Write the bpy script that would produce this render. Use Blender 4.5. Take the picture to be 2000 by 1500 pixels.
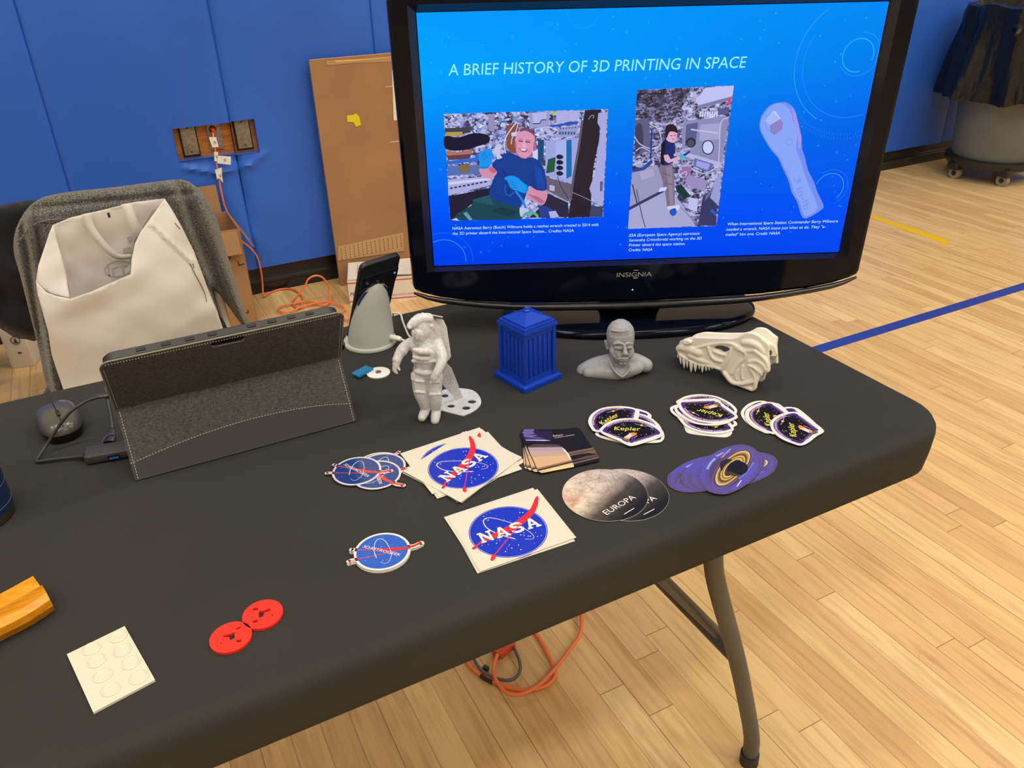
import bpy, bmesh, math, random
from math import sin, cos, pi, radians, atan2, hypot, sqrt
from mathutils import Vector, Matrix, noise
from mathutils.geometry import tessellate_polygon, delaunay_2d_cdt
random.seed(7)
for o in list(bpy.data.objects): bpy.data.objects.remove(o)
scn = bpy.context.scene
COL = scn.collection

# ------------------------------------------------------------------ camera
YAW, PIT, ROL, FPX, CH = 0.465659, 0.511729, 0.026398, 1569.67, 1.36
def _axes():
    F = Vector((sin(YAW)*cos(PIT), cos(YAW)*cos(PIT), -sin(PIT)))
    r = Vector((cos(YAW), -sin(YAW), 0)); d = F.cross(r)
    return cos(ROL)*r+sin(ROL)*d, -sin(ROL)*r+cos(ROL)*d, F
CR, CD, CF = _axes()
CAM = Vector((0, 0, CH))
cam = bpy.data.cameras.new('camera'); camo = bpy.data.objects.new('camera', cam); COL.objects.link(camo)
m = Matrix((CR, -CD, -CF)).transposed().to_4x4(); m.translation = CAM
camo.matrix_world = m
cam.sensor_width = 36; cam.lens = FPX/2000*36; cam.clip_start = .05; cam.clip_end = 60
scn.camera = camo

# ------------------------------------------------------------------ world, lights, exposure
EXPO = 0.0
scn.view_settings.view_transform = 'Standard'; scn.view_settings.look = 'None'
scn.view_settings.gamma = 1; scn.view_settings.exposure = EXPO; scn.view_settings.use_curve_mapping = False
w = bpy.data.worlds.new('world'); scn.world = w; w.use_nodes = True
w.node_tree.nodes['Background'].inputs[0].default_value = (.9, .95, 1, 1)
w.node_tree.nodes['Background'].inputs[1].default_value = .3
CEIL = 7.0
LAMPS = [(x, y) for y in (-5.2, -2.2, 0.8) for x in (-3.8, -1.0, 1.8, 4.6, 7.4)]
for i, (x, y) in enumerate(LAMPS):
    l = bpy.data.lights.new('gym_lamp', 'AREA'); l.shape = 'RECTANGLE'; l.size = 1.2; l.size_y = .6
    l.energy = 50; l.color = (1, .955, .88)
    o = bpy.data.objects.new('gym_lamp', l); COL.objects.link(o); o.location = (x, y, CEIL-.16)

# ------------------------------------------------------------------ pixel -> place helpers (photo measured at 2000x1500)
def ray(x, y): return (CR*((x-1000)/FPX)+CD*((y-750)/FPX)+CF)
def atz(x, y, z): d = ray(x, y); return CAM+d*((z-CH)/d.z)
def aty(x, y, Y): d = ray(x, y); return CAM+d*(Y/d.y)
def atpl(x, y, o, n): d = ray(x, y); return CAM+d*((o-CAM).dot(n)/d.dot(n))
def crop(x0, y0, s): return lambda p: (x0+p[0]*s, y0+p[1]*s)
TZ = .740

# ------------------------------------------------------------------ materials
def lin(c):
    return tuple(((v/255)/12.92 if v/255 <= .04045 else ((v/255+.055)/1.055)**2.4) for v in c)
def rgba(c): return (*lin(c), 1)
class NT:
    def __init__(s, name):
        s.m = bpy.data.materials.new(name); s.m.use_nodes = True; s.t = s.m.node_tree
        s.b = s.t.nodes['Principled BSDF']
    def n(s, typ, **k):
        q = s.t.nodes.new(typ)
        for a, v in k.items(): setattr(q, a, v)
        return q
    def l(s, a, b): s.t.links.new(a, b)
    def inp(s, sock, v):
        if isinstance(v, bpy.types.NodeSocket): s.l(v, sock)
        else: sock.default_value = v
    def math(s, op, a, b=0.0, c=0.0):
        q = s.n('ShaderNodeMath', operation=op); s.inp(q.inputs[0], a); s.inp(q.inputs[1], b); s.inp(q.inputs[2], c)
        return q.outputs[0]
    def mix(s, f, a, b, mode='MIX'):
        q = s.n('ShaderNodeMix', data_type='RGBA', blend_type=mode)
        s.inp(q.inputs[0], f); s.inp(q.inputs[6], a); s.inp(q.inputs[7], b); return q.outputs[2]
    def ramp(s, f, stops):
        q = s.n('ShaderNodeValToRGB'); e = q.color_ramp.elements
        while len(e) < len(stops): e.new(.5)
        for el, (p, c) in zip(e, stops): el.position = p; el.color = rgba(c)
        s.inp(q.inputs[0], f); return q.outputs[0]
    def noise(s, vec, scale, detail=3, rough=.5):
        q = s.n('ShaderNodeTexNoise'); q.inputs['Scale'].default_value = scale; q.inputs['Detail'].default_value = detail
        q.inputs['Roughness'].default_value = rough; s.l(vec, q.inputs['Vector']); return q.outputs[0]
    def obj(s): return s.n('ShaderNodeTexCoord').outputs['Object']
    def map(s, vec, scale=(1, 1, 1), rot=(0, 0, 0)):
        q = s.n('ShaderNodeMapping'); q.inputs['Scale'].default_value = scale; q.inputs['Rotation'].default_value = rot
        s.l(vec, q.inputs['Vector']); return q.outputs[0]
    def sep(s, vec): q = s.n('ShaderNodeSeparateXYZ'); s.l(vec, q.inputs[0]); return q.outputs
    def comb(s, x, y, z=0.0):
        q = s.n('ShaderNodeCombineXYZ'); s.inp(q.inputs[0], x); s.inp(q.inputs[1], y); s.inp(q.inputs[2], z); return q.outputs[0]
    def bump(s, h, strength=.2, dist=.001):
        q = s.n('ShaderNodeBump'); q.inputs['Strength'].default_value = strength; q.inputs['Distance'].default_value = dist
        s.l(h, q.inputs['Height']); s.l(q.outputs[0], s.b.inputs['Normal'])
_mc = {}
def M(name, c=None, rough=.5, metal=0, spec=.5, var=0, vscale=60, bump=0, bscale=400, bdist=.0005, coat=0, sub=0, sheen=0):
    if name in _mc: return _mc[name]
    t = NT(name); b = t.b
    b.inputs['Base Color'].default_value = rgba(c); b.inputs['Roughness'].default_value = rough
    b.inputs['Metallic'].default_value = metal; b.inputs['Specular IOR Level'].default_value = spec
    if coat: b.inputs['Coat Weight'].default_value = coat; b.inputs['Coat Roughness'].default_value = .05
    if sub: b.inputs['Subsurface Weight'].default_value = sub; b.inputs['Subsurface Scale'].default_value = .01
    if sheen: b.inputs['Sheen Weight'].default_value = sheen
    if var or bump: v = t.obj()
    if var:
        f = t.noise(v, vscale, 4)
        lo = tuple(max(0, x*(1-var)) for x in c); hi = tuple(min(255, x*(1+var)) for x in c)
        t.l(t.ramp(f, [(.3, lo), (.7, hi)]), b.inputs['Base Color'])
    if bump: t.bump(t.noise(v, bscale, 4, .6), bump, bdist)
    _mc[name] = t.m; return t.m
EM = 1/2**EXPO
def Emit(name, c, k=1.0):
    if name in _mc: return _mc[name]
    t = NT(name); t.b.inputs['Base Color'].default_value = (0, 0, 0, 1); t.b.inputs['Roughness'].default_value = .35
    t.b.inputs['Specular IOR Level'].default_value = .2
    t.b.inputs['Emission Color'].default_value = rgba(c); t.b.inputs['Emission Strength'].default_value = EM*k
    _mc[name] = t.m; return t.m

# ------------------------------------------------------------------ mesh builder
class B:
    def __init__(s): s.v = []; s.f = []; s.m = []; s.sm = []
    def add(s, vs, fs, mi=0, smooth=True, T=None):
        o = len(s.v)
        s.v += [tuple(T @ Vector(p)) if T else tuple(p) for p in vs]
        for f in fs: s.f.append([i+o for i in f]); s.m.append(mi); s.sm.append(smooth)
    def box(s, c, d, mi=0, T=None, bev=0):
        x, y, z = (q/2 for q in d); cx, cy, cz = c
        if bev <= 0:
            vs = [(cx+a*x, cy+b*y, cz+e*z) for a in (-1, 1) for b in (-1, 1) for e in (-1, 1)]
            s.add(vs, [(0, 1, 3, 2), (4, 6, 7, 5), (0, 4, 5, 1), (2, 3, 7, 6), (0, 2, 6, 4), (1, 5, 7, 3)], mi, False, T); return
        r = min(bev, x*.99, y*.99, z*.99)
        out = [(cx+sx*(x-r)+r*cos(a), cy+sy*(y-r)+r*sin(a)) for sx, sy, a0 in ((1, 1, 0), (-1, 1, pi/2), (-1, -1, pi), (1, -1, 1.5*pi)) for a in [a0+pi/2*k/4 for k in range(5)]]
        inn = [(cx+(p[0]-cx)*(1-r/x*.8), cy+(p[1]-cy)*(1-r/y*.8)) for p in out]
        s.loft([[(*p, cz-z) for p in inn], [(*p, cz-z+r*.35) for p in [((a[0]+b[0])/2*.35+b[0]*.65, (a[1]+b[1])/2*.35+b[1]*.65) for a, b in zip(inn, out)]],
                [(*p, cz-z+r) for p in out], [(*p, cz+z-r) for p in out],
                [(*p, cz+z-r*.35) for p in [((a[0]+b[0])/2*.35+b[0]*.65, (a[1]+b[1])/2*.35+b[1]*.65) for a, b in zip(inn, out)]], [(*p, cz+z) for p in inn]], mi, True, T)
    def loft(s, rings, mi=0, caps=True, T=None, smooth=True):
        n = len(rings[0]); vs = [p for r in rings for p in r]; fs = []
        for i in range(len(rings)-1):
            for j in range(n): a = i*n+j; b = i*n+(j+1) % n; fs.append((a, b, b+n, a+n))
        if caps: fs.append(tuple(range(n-1, -1, -1))); fs.append(tuple(range((len(rings)-1)*n, len(rings)*n)))
        s.add(vs, fs, mi, smooth, T)
    def tube(s, pts, r, mi=0, n=10, sm=0, caps=True, T=None, flat=1.0):
        P = [Vector(p) for p in pts]
        R = list(r) if isinstance(r, (list, tuple)) else [r]*len(P)
        if sm:
            Q = []; RR = []
            for i in range(len(P)-1):
                a, b, c, d = P[max(i-1, 0)], P[i], P[i+1], P[min(i+2, len(P)-1)]
                for k in range(sm):
                    t = k/sm; Q.append(.5*((2*b)+(c-a)*t+(2*a-5*b+4*c-d)*t*t+(3*b-a-3*c+d)*t**3)); RR.append(R[i]*(1-t)+R[i+1]*t)
            Q.append(P[-1]); RR.append(R[-1]); P, R = Q, RR
        rings = []; up = None
        for i, p in enumerate(P):
            d = (P[min(i+1, len(P)-1)]-P[max(i-1, 0)])
            if d.length < 1e-9: d = Vector((0, 0, 1))
            d.normalize()
            if up is None: up = Vector((0, 0, 1)) if abs(d.z) < .9 else Vector((1, 0, 0))
            u = d.cross(up)
            if u.length < 1e-6: u = d.orthogonal()
            u.normalize(); v = u.cross(d); up = v
            rings.append([p+(u*cos(a)+v*sin(a)*flat)*R[i] for a in [2*pi*k/n for k in range(n)]])
        s.loft(rings, mi, caps, T)
    def ball(s, c, r, mi=0, nu=16, nv=10, T=None, sc=(1, 1, 1)):
        c = Vector(c); rings = []
        for j in range(1, nv):
            t = pi*j/nv; rings.append([c+Vector((r*sc[0]*sin(t)*cos(a), r*sc[1]*sin(t)*sin(a), r*sc[2]*cos(t))) for a in [2*pi*k/nu for k in range(nu)]])
        rings = rings[::-1]
        s.loft([[p*1 for p in r_] for r_ in [[c+Vector((0, 0, -r*sc[2]))+(q-c).normalized()*1e-5 for q in rings[0]]]+rings+[[c+Vector((0, 0, r*sc[2]))+(q-c).normalized()*1e-5 for q in rings[-1]]]], mi, True, T)
    def cyl(s, c, r, h, mi=0, n=32, T=None, r2=None, smooth=True):
        c = Vector(c); r2 = r if r2 is None else r2
        s.loft([[c+Vector((q*cos(2*pi*k/n), q*sin(2*pi*k/n), z)) for k in range(n)] for q, z in ((r, 0), (r2, h))], mi, True, T, smooth)
    def lathe(s, prof, c=(0, 0, 0), mi=0, n=36, T=None, sc=(1, 1)):
        c = Vector(c)
        s.loft([[c+Vector((max(r, 1e-4)*sc[0]*cos(2*pi*k/n), max(r, 1e-4)*sc[1]*sin(2*pi*k/n), z)) for k in range(n)] for r, z in prof], mi, True, T)
    def poly(s, pts, z=0, mi=0, T=None, flip=False):
        vs = [(p[0], p[1], z) for p in pts]
        a = sum(pts[i][0]*pts[(i+1) % len(pts)][1]-pts[(i+1) % len(pts)][0]*pts[i][1] for i in range(len(pts)))
        idx = list(range(len(pts)))
        if a < 0: idx.reverse()
        s.add(vs, [idx], mi, False, T)
    def prism(s, pts, z0, z1, mi=0, holes=(), T=None, side=None):
        side = mi if side is None else side
        loops = [list(pts)]+[list(h) for h in holes]
        flat = [p for l in loops for p in l]
        tris = tessellate_polygon([[Vector((p[0], p[1], 0)) for p in l] for l in loops])
        n = len(flat)
        def orient(t):
            a, b, c = (flat[i] for i in t)
            return t if (b[0]-a[0])*(c[1]-a[1])-(b[1]-a[1])*(c[0]-a[0]) > 0 else t[::-1]
        tr = [orient(tuple(t)) for t in tris]
        s.add([(p[0], p[1], z1) for p in flat], tr, mi, False, T)
        s.add([(p[0], p[1], z0) for p in flat], [t[::-1] for t in tr], side, False, T)
        for l in loops:
            k = len(l); ar = sum(l[i][0]*l[(i+1) % k][1]-l[(i+1) % k][0]*l[i][1] for i in range(k))
            outer = l is loops[0]
            if (ar < 0) == outer: l = l[::-1]
            s.add([(p[0], p[1], z0) for p in l]+[(p[0], p[1], z1) for p in l], [(i, (i+1) % k, (i+1) % k+k, i+k) for i in range(k)], side, False, T)
    def text(s, txt, fn, z=0, mi=0, T=None, off=0.0, w=None):
        vs, fs, wd = glyphs(txt, off)
        s.add([(*fn(x, y), z) for x, y in vs], fs, mi, False, T)
    def build(s, name, mats, parent=None, loc=None, auto=40):
        me = bpy.data.meshes.new(name); me.from_pydata(s.v, [], s.f)
        mats = mats if isinstance(mats, (list, tuple)) else [mats]
        for q in mats: me.materials.append(q)
        me.polygons.foreach_set('material_index', s.m); me.polygons.foreach_set('use_smooth', s.sm)
        me.update()
        if any(s.sm):
            try: me.set_sharp_from_angle(angle=radians(auto))
            except Exception: pass
        o = bpy.data.objects.new(name, me); COL.objects.link(o)
        if parent: o.parent = parent
        if loc: o.location = loc
        return o
_gc = {}
def glyphs(txt, off=0.0):
    k = (txt, off)
    if k in _gc: return _gc[k]
    cu = bpy.data.curves.new('t', 'FONT'); cu.body = txt; cu.size = 1; cu.resolution_u = 3; cu.offset = off
    cu.fill_mode = 'FRONT'
    o = bpy.data.objects.new('t', cu); COL.objects.link(o)
    bpy.context.view_layer.update()
    me = bpy.data.meshes.new_from_object(o.evaluated_get(bpy.context.evaluated_depsgraph_get()))
    vs = [(v.co.x, v.co.y) for v in me.vertices]; fs = []
    for p in me.polygons:
        f = list(p.vertices)
        if p.normal.z < 0: f.reverse()
        fs.append(f)
    bpy.data.objects.remove(o); bpy.data.curves.remove(cu); bpy.data.meshes.remove(me)
    x0 = min(v[0] for v in vs); x1 = max(v[0] for v in vs)
    vs = [(x-x0, y) for x, y in vs]
    _gc[k] = (vs, fs, x1-x0); return _gc[k]
def fit(txt, p0, p1, h, off=0.0, shear=0.0):
    """text mapper: baseline from p0 to p1 (2D), cap height h"""
    wd = glyphs(txt, off)[2]; d = (p1[0]-p0[0], p1[1]-p0[1]); L = hypot(*d); u = (d[0]/L, d[1]/L); v = (-u[1], u[0])
    def fn(x, y):
        yy = y/.73*h; xx = x/wd*L+yy*shear
        return (p0[0]+u[0]*xx+v[0]*yy, p0[1]+u[1]*xx+v[1]*yy)
    return fn
def ellipse(cx, cy, a, b, n=32, rot=0, a0=0, a1=2*pi):
    full = abs(a1-a0-2*pi) < 1e-6; N = n if full else n+1
    return [(cx+a*cos(t)*cos(rot)-b*sin(t)*sin(rot), cy+a*cos(t)*sin(rot)+b*sin(t)*cos(rot)) for t in [a0+(a1-a0)*k/n for k in range(N)]]
def stroke(pts, w, n=1):
    """2D ribbon polygon along pts; w = width or list"""
    W = w if isinstance(w, (list, tuple)) else [w]*len(pts)
    L = []; R = []
    for i, p in enumerate(pts):
        a = pts[max(i-1, 0)]; b = pts[min(i+1, len(pts)-1)]; dx, dy = b[0]-a[0], b[1]-a[1]; l = hypot(dx, dy) or 1
        nx, ny = -dy/l*W[i]/2, dx/l*W[i]/2; L.append((p[0]+nx, p[1]+ny)); R.append((p[0]-nx, p[1]-ny))
    return L+R[::-1]
def ribbon(b, pts, w, z, mi):
    W = w if isinstance(w, (list, tuple)) else [w]*len(pts)
    P = stroke(pts, W); n = len(pts)
    for i in range(n-1): b.poly([P[i], P[i+1], P[2*n-2-i], P[2*n-1-i]], z, mi)
def smooth2(pts, k=4, closed=False):
    n = len(pts); out = []
    rng = range(n if closed else n-1)
    for i in rng:
        g = (lambda j: pts[j % n]) if closed else (lambda j: pts[min(max(j, 0), n-1)])
        a, b, c, d = g(i-1), g(i), g(i+1), g(i+2)
        for q in range(k):
            t = q/k; out.append(tuple(.5*(2*b[e]+(c[e]-a[e])*t+(2*a[e]-5*b[e]+4*c[e]-d[e])*t*t+(3*b[e]-a[e]-3*c[e]+d[e])*t**3) for e in range(len(b))))
    if not closed: out.append(tuple(pts[-1]))
    return out
def inset(pts, d):
    n = len(pts); a = sum(pts[i][0]*pts[(i+1) % n][1]-pts[(i+1) % n][0]*pts[i][1] for i in range(n)); s = 1 if a > 0 else -1
    out = []
    for i in range(n):
        p, q, r = pts[i-1], pts[i], pts[(i+1) % n]
        dx, dy = r[0]-p[0], r[1]-p[1]; l = hypot(dx, dy) or 1
        out.append((q[0]-dy/l*d*s, q[1]+dx/l*d*s))
    return out
def tag(o, label=None, cat=None, group=None, kind=None):
    if label: o['label'] = label
    if cat: o['category'] = cat
    if group: o['group'] = group
    if kind: o['kind'] = kind
    return o
def empty(name, loc, label, cat, group=None, rz=0):
    o = bpy.data.objects.new(name, None); COL.objects.link(o); o.location = loc; o.rotation_euler = (0, 0, rz)
    o.empty_display_size = .02
    return tag(o, label, cat, group)
def reloc(root):
    """children were modelled in world space: shift them so the root Empty sits at the base"""
    inv = root.matrix_basis.inverted()
    for c in root.children:
        c.matrix_basis = inv @ c.matrix_basis
def copy_tree(o, parent=None):
    c = o.copy(); COL.objects.link(c)
    if parent: c.parent = parent
    for ch in [x for x in bpy.data.objects if x.parent == o]: copy_tree(ch, c)
    return c
def patch(b, outline, f3, step, mi=0, creases=(), jit=.0, inner=()):
    """fill a 2D outline with a fine Delaunay mesh; f3 maps (u,v,edge distance)->3D"""
    n = len(outline); pts = [Vector(p) for p in outline]; edges = [(i, (i+1) % n) for i in range(n)]
    xs = [p[0] for p in outline]; ys = [p[1] for p in outline]
    def inside(x, y):
        c = False
        for i in range(n):
            (x1, y1), (x2, y2) = outline[i], outline[i-1]
            if (y1 > y) != (y2 > y) and x < (x2-x1)*(y-y1)/(y2-y1)+x1: c = not c
        return c
    def ed(x, y):
        m_ = 1e9
        for i in range(n):
            (x1, y1), (x2, y2) = outline[i], outline[i-1]; dx, dy = x2-x1, y2-y1; l = dx*dx+dy*dy or 1e-12
            t = max(0, min(1, ((x-x1)*dx+(y-y1)*dy)/l)); m_ = min(m_, hypot(x-x1-t*dx, y-y1-t*dy))
        return m_
    y = min(ys); row = 0
    while y < max(ys):
        x = min(xs)+(step/2 if row % 2 else 0)
        while x < max(xs):
            if inside(x, y) and ed(x, y) > step*.45: pts.append(Vector((x, y)))
            x += step
        y += step*.87; row += 1
    r = delaunay_2d_cdt(pts, edges, [], 1, 1e-7)
    vs = [f3(p.x, p.y, ed(p.x, p.y)) for p in r[0]]
    b.add(vs, [list(f) for f in r[2]], mi, True)
def remesh(o, vox, sm=4, fac=.5, cutz=None, mats=None):
    md = o.modifiers.new('r', 'REMESH'); md.mode = 'VOXEL'; md.voxel_size = vox; md.use_smooth_shade = True
    if sm: s_ = o.modifiers.new('s', 'SMOOTH'); s_.iterations = sm; s_.factor = fac
    bpy.context.view_layer.update()
    me = bpy.data.meshes.new_from_object(o.evaluated_get(bpy.context.evaluated_depsgraph_get()))
    o.modifiers.clear(); o.data = me
    if cutz is not None:
        bm = bmesh.new(); bm.from_mesh(me)
        bmesh.ops.bisect_plane(bm, geom=bm.verts[:]+bm.edges[:]+bm.faces[:], plane_co=(0, 0, cutz), plane_no=(0, 0, 1), clear_inner=True)
        bm.to_mesh(me); bm.free()
    for p in me.polygons: p.use_smooth = True
    if mats:
        me.materials.clear()
        for q in mats: me.materials.append(q)
    return o
class Fig:
    """vertical working plane through a table point, facing the camera, for tracing figures"""
    def __init__(s, bx, by, z=TZ, nrm=None, cr=None):
        s.o = atz(bx, by, z); d = s.o-CAM; d.z = 0; s.n = Vector(nrm).normalized() if nrm else -d.normalized()
        s.r = Vector((-s.n.y, s.n.x, 0)); s.cr = cr or (lambda p: p); s.k = 1
        a = s.p((0, 0), 0)
    def p(s, q, dep=0): x, y = s.cr(q); return atpl(x, y, s.o+s.n*dep, s.n)
    def size(s, q, r, dep=0):   # crop-pixel radius -> metres
        a = s.cr(q); b_ = s.cr((q[0]+1, q[1])); k = hypot(b_[0]-a[0], b_[1]-a[1])
        return r*k*(s.p(q, dep)-CAM).dot(CF)/FPX
    def chain(s, b, pts, n=12, mi=0):
        P = [s.p((x, y), d) for x, y, r, d in pts]; R = [s.size((x, y), r, d) for x, y, r, d in pts]
        b.tube(P, R, mi, n, sm=3 if len(P) > 2 else 0)
        for p, r in ((P[0], R[0]), (P[-1], R[-1])): b.ball(p, r, mi, 12, 8)
    def ball(s, b, x, y, r, d, sc=(1, 1, 1)):
        b.ball(s.p((x, y), d), s.size((x, y), r, d), 0, 20, 12, None, sc)

# ================================================================== setting
def floor_mat():
    t = NT('gym_floor'); b = t.b; v = t.obj(); X, Y, Z = t.sep(v)
    P = .0583
    r = t.math('DIVIDE', t.math('SUBTRACT', X, .0051-P*50), P); row = t.math('FLOOR', r); fr = t.math('FRACT', r)
    wn = t.n('ShaderNodeTexWhiteNoise', noise_dimensions='1D'); t.l(row, wn.inputs['W'])
    L = t.math('MULTIPLY_ADD', wn.outputs[0], .8, .75)
    q = t.math('ADD', t.math('DIVIDE', Y, L), t.math('MULTIPLY', wn.outputs[0], 37.7)); pid = t.math('FLOOR', q); fq = t.math('FRACT', q)
    wn2 = t.n('ShaderNodeTexWhiteNoise', noise_dimensions='2D'); t.l(t.comb(row, pid), wn2.inputs['Vector'])
    rnd = wn2.outputs[0]
    base = t.ramp(rnd, [(0, (208, 170, 116)), (.25, (220, 184, 128)), (.55, (229, 196, 138)), (.8, (220, 182, 128)), (1, (234, 204, 148))])
    gv = t.comb(t.math('ADD', t.math('MULTIPLY', X, 30), t.math('MULTIPLY', rnd, 50)), t.math('MULTIPLY', Y, 2.2), rnd)
    g = t.noise(gv, 2.2, 5, .6)
    base = t.mix(.6, base, t.mix(1.0, base, t.ramp(g, [(.3, (214, 196, 180)), (.55, (255, 255, 255)), (.75, (250, 236, 214))]), 'MULTIPLY'))
    sv = t.noise(t.comb(t.math('MULTIPLY', X, 9), t.math('MULTIPLY', Y, 1.1), t.math('MULTIPLY', rnd, 9)), 3, 4, .6)
    streak = t.math('MULTIPLY', t.math('GREATER_THAN', rnd, .68), t.math('MULTIPLY', t.math('SMOOTH_MAX', t.math('SUBTRACT', sv, .55), 0, .02), 3.2))
    base = t.mix(t.math('MINIMUM', streak, .4), base, rgba((158, 108, 66)))
    gx = t.math('MINIMUM', fr, t.math('SUBTRACT', 1.0, fr)); gy = t.math('MINIMUM', fq, t.math('SUBTRACT', 1.0, fq))
    wn3 = t.n('ShaderNodeTexWhiteNoise', noise_dimensions='1D'); t.l(t.math('FLOOR', t.math('ADD', r, .5)), wn3.inputs['W'])
    gwid = t.math('MULTIPLY_ADD', wn3.outputs[0], .012, .006)
    line = t.math('MAXIMUM', t.math('MULTIPLY', t.math('LESS_THAN', gx, gwid), .75), t.math('MULTIPLY', t.math('LESS_THAN', t.math('MULTIPLY', gy, L), .0011), .7))
    base = t.mix(line, base, rgba((120, 82, 48)))
    t.l(base, b.inputs['Base Color'])
    t.l(t.math('MULTIPLY_ADD', g, .15, .25), b.inputs['Roughness']); b.inputs['Specular IOR Level'].default_value = .4
    return t.m
def vinyl_mat():
    t = NT('blue_vinyl'); v = t.obj(); f = t.noise(v, 1.6, 3)
    t.l(t.ramp(f, [(.3, (44, 96, 200)), (.7, (50, 106, 214))]), t.b.inputs['Base Color'])
    t.b.inputs['Roughness'].default_value = .42; t.b.inputs['Specular IOR Level'].default_value = .35
    t.bump(t.noise(v, 900, 3, .6), .12, .0004); return t.m
VIN = vinyl_mat(); FLOOR = floor_mat()
X0, X1, Y0, YB = -6.0, 9.5, -8.0, 3.455
b = B(); b.box(((X0+X1)/2, (Y0+YB+.2)/2, -.05), (X1-X0+.4, YB-Y0+.6, .1)); fl = tag(b.build('floor', FLOOR), kind='structure')
# court lines painted on the floor
def line_q(name, quad, c):
    b = B(); b.prism(quad, .0002, .0006); return b.build(name, M('paint_'+name, c, .35), fl)
line_q('blue_court_line', [(-.6, 1.811), (6.5, 1.811), (6.5, 1.86), (-.6, 1.86)], (38, 62, 158))
y0, y1 = atz(1704, 424.5, 0), atz(1853, 474, 0)
line_q('yellow_court_line', [(y0.x-.25*(y1.x-y0.x)*4, y0.y+4*.25*(y0.y-y1.y)), (y1.x-.03, y1.y-.012), (y1.x+.03, y1.y+.02), (y0.x-.25*(y1.x-y0.x)*4+.045, y0.y+.03+(y0.y-y1.y))], (236, 196, 20))
# back wall and its pads
WALLP = M('wall_paint', (206, 200, 186), .7, var=.03, vscale=3)
b = B(); b.box(((X0+X1)/2, YB+.1, CEIL/2), (X1-X0+.4, .2, CEIL)); wb = tag(b.build('wall_back', WALLP), kind='structure')
HX0, HX1, HZ0, HZ1 = .287, .597, .612, .735
def hole_sag(x): return 0
def pad(x0, x1, hole=None):
    b = B(); zt, zb = 1.85, .125; ys = []
    fine = hole is not None
    def grid(a, c, n): return [a+(c-a)*i/n for i in range(n+1)]
    xs = sorted(set(grid(x0, x1, 44 if fine else 12)+([hole[0], hole[1]] if fine else [])+[x0+.004, x1-.004]))
    zs = sorted(set(grid(zb, zt, 130 if fine else 10)+([hole[2], hole[3]] if fine else [])))
    def f(x, z):
        e = min(x-x0, x1-x)
        y = 3.408+(.012*math.exp(-e/.006))
        if fine:
            cx = .44
            # sagging vinyl lip under the opening, drag folds above it
            for (ax, az, bx, bz, am, wd) in ((.30, .585, .42, .548, -.010, .010), (.42, .548, .55, .560, -.010, .010), (.55, .56, .615, .60, -.008, .010), (.30, .60, .50, .592, .006, .012), (.30, .72, .375, 1.02, -.006, .012),
                                             (.375, 1.02, .40, 1.12, -.003, .012), (.50, .55, .53, .30, .005, .02), (.45, .45, .50, .25, -.004, .03)):
                dx, dz = bx-ax, bz-az; t = ((x-ax)*dx+(z-az)*dz)/(dx*dx+dz*dz); tt = max(0, min(1, t)); d = hypot(x-ax-tt*dx, z-az-tt*dz)
                y += am*math.exp(-(d/wd)**2)
            y += .004*noise.noise(Vector((x*3, z*2.2, 1)))
        return y
    idx = {}
    for i, x in enumerate(xs):
        for j, z in enumerate(zs): idx[i, j] = len(b.v); b.v.append((x, f(x, z), z))
    for i in range(len(xs)-1):
        for j in range(len(zs)-1):
            cx, cz = (xs[i]+xs[i+1])/2, (zs[j]+zs[j+1])/2
            if fine and hole[0] < cx < hole[1] and hole[2] < cz < hole[3]: continue
            b.f.append([idx[i, j], idx[i+1, j], idx[i+1, j+1], idx[i, j+1]]); b.m.append(0); b.sm.append(True)
    for xx in (x0, x1): b.add([(xx, 3.42, zb), (xx, YB, zb), (xx, YB, zt), (xx, 3.42, zt)], [(0, 1, 2, 3)], 0, False)
    b.add([(x0, 3.408, zt), (x1, 3.408, zt), (x1, YB, zt), (x0, YB, zt)], [(0, 1, 2, 3)], 0, False)
    b.add([(x0, 3.408, zb), (x1, 3.408, zb), (x1, YB, zb), (x0, YB, zb)], [(0, 1, 2, 3)], 0, False)
    if fine:
        a, c, d, e = hole
        b.add([(a, 3.408, d), (c, 3.408, d), (c, 3.408, e), (a, 3.408, e), (a, YB, d), (c, YB, d), (c, YB, e), (a, YB, e)], [(0, 1, 5, 4), (2, 3, 7, 6)]+([(3, 0, 4, 7)] if a > x0 else [])+([(1, 2, 6, 5)] if c < x1 else []), 0, False)
    return b.build('wall_pad', VIN, wb)
SW = .62; xa = -.115
k = 0
while xa-SW > X0+.1: xa -= SW
while xa+SW < X1-.1:
    c = xa+SW
    if abs(xa+.115) < .01: pad(xa, c, (HX0, c, HZ0, HZ1))
    elif abs(xa-.505) < .01: pad(xa, c, (xa, HX1, HZ0-.004, HZ1+.003))
    else: pad(xa, c)
    xa = c
BBM = M('black_baseboard', (26, 27, 32), .28, spec=.5)
def baseboard(name, x0, x1):
    prof = [(3.452, .132), (3.43, .131), (3.427, .124), (3.433, .075), (3.431, .066), (3.426, .062), (3.424, .055), (3.427, .048), (3.432, .044), (3.437, .012), (3.437, 0), (3.452, 0)]
    b = B(); b.loft([[(x, y, z) for y, z in prof] for x in (x0, x1)], 0, True, None, False)
    return tag(b.build(name, BBM), kind='structure')
baseboard('baseboard_back', X0, X1)
for nm, c, d in (('wall_left', (X0-.1, (Y0+YB)/2, CEIL/2), (.2, YB-Y0+.2, CEIL)), ('wall_right', (X1+.1, (Y0+YB)/2, CEIL/2), (.2, YB-Y0+.2, CEIL)), ('wall_front', ((X0+X1)/2, Y0-.1, CEIL/2), (X1-X0+.4, .2, CEIL))):
    b = B(); b.box(c, d); tag(b.build(nm, WALLP), kind='structure')
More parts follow.
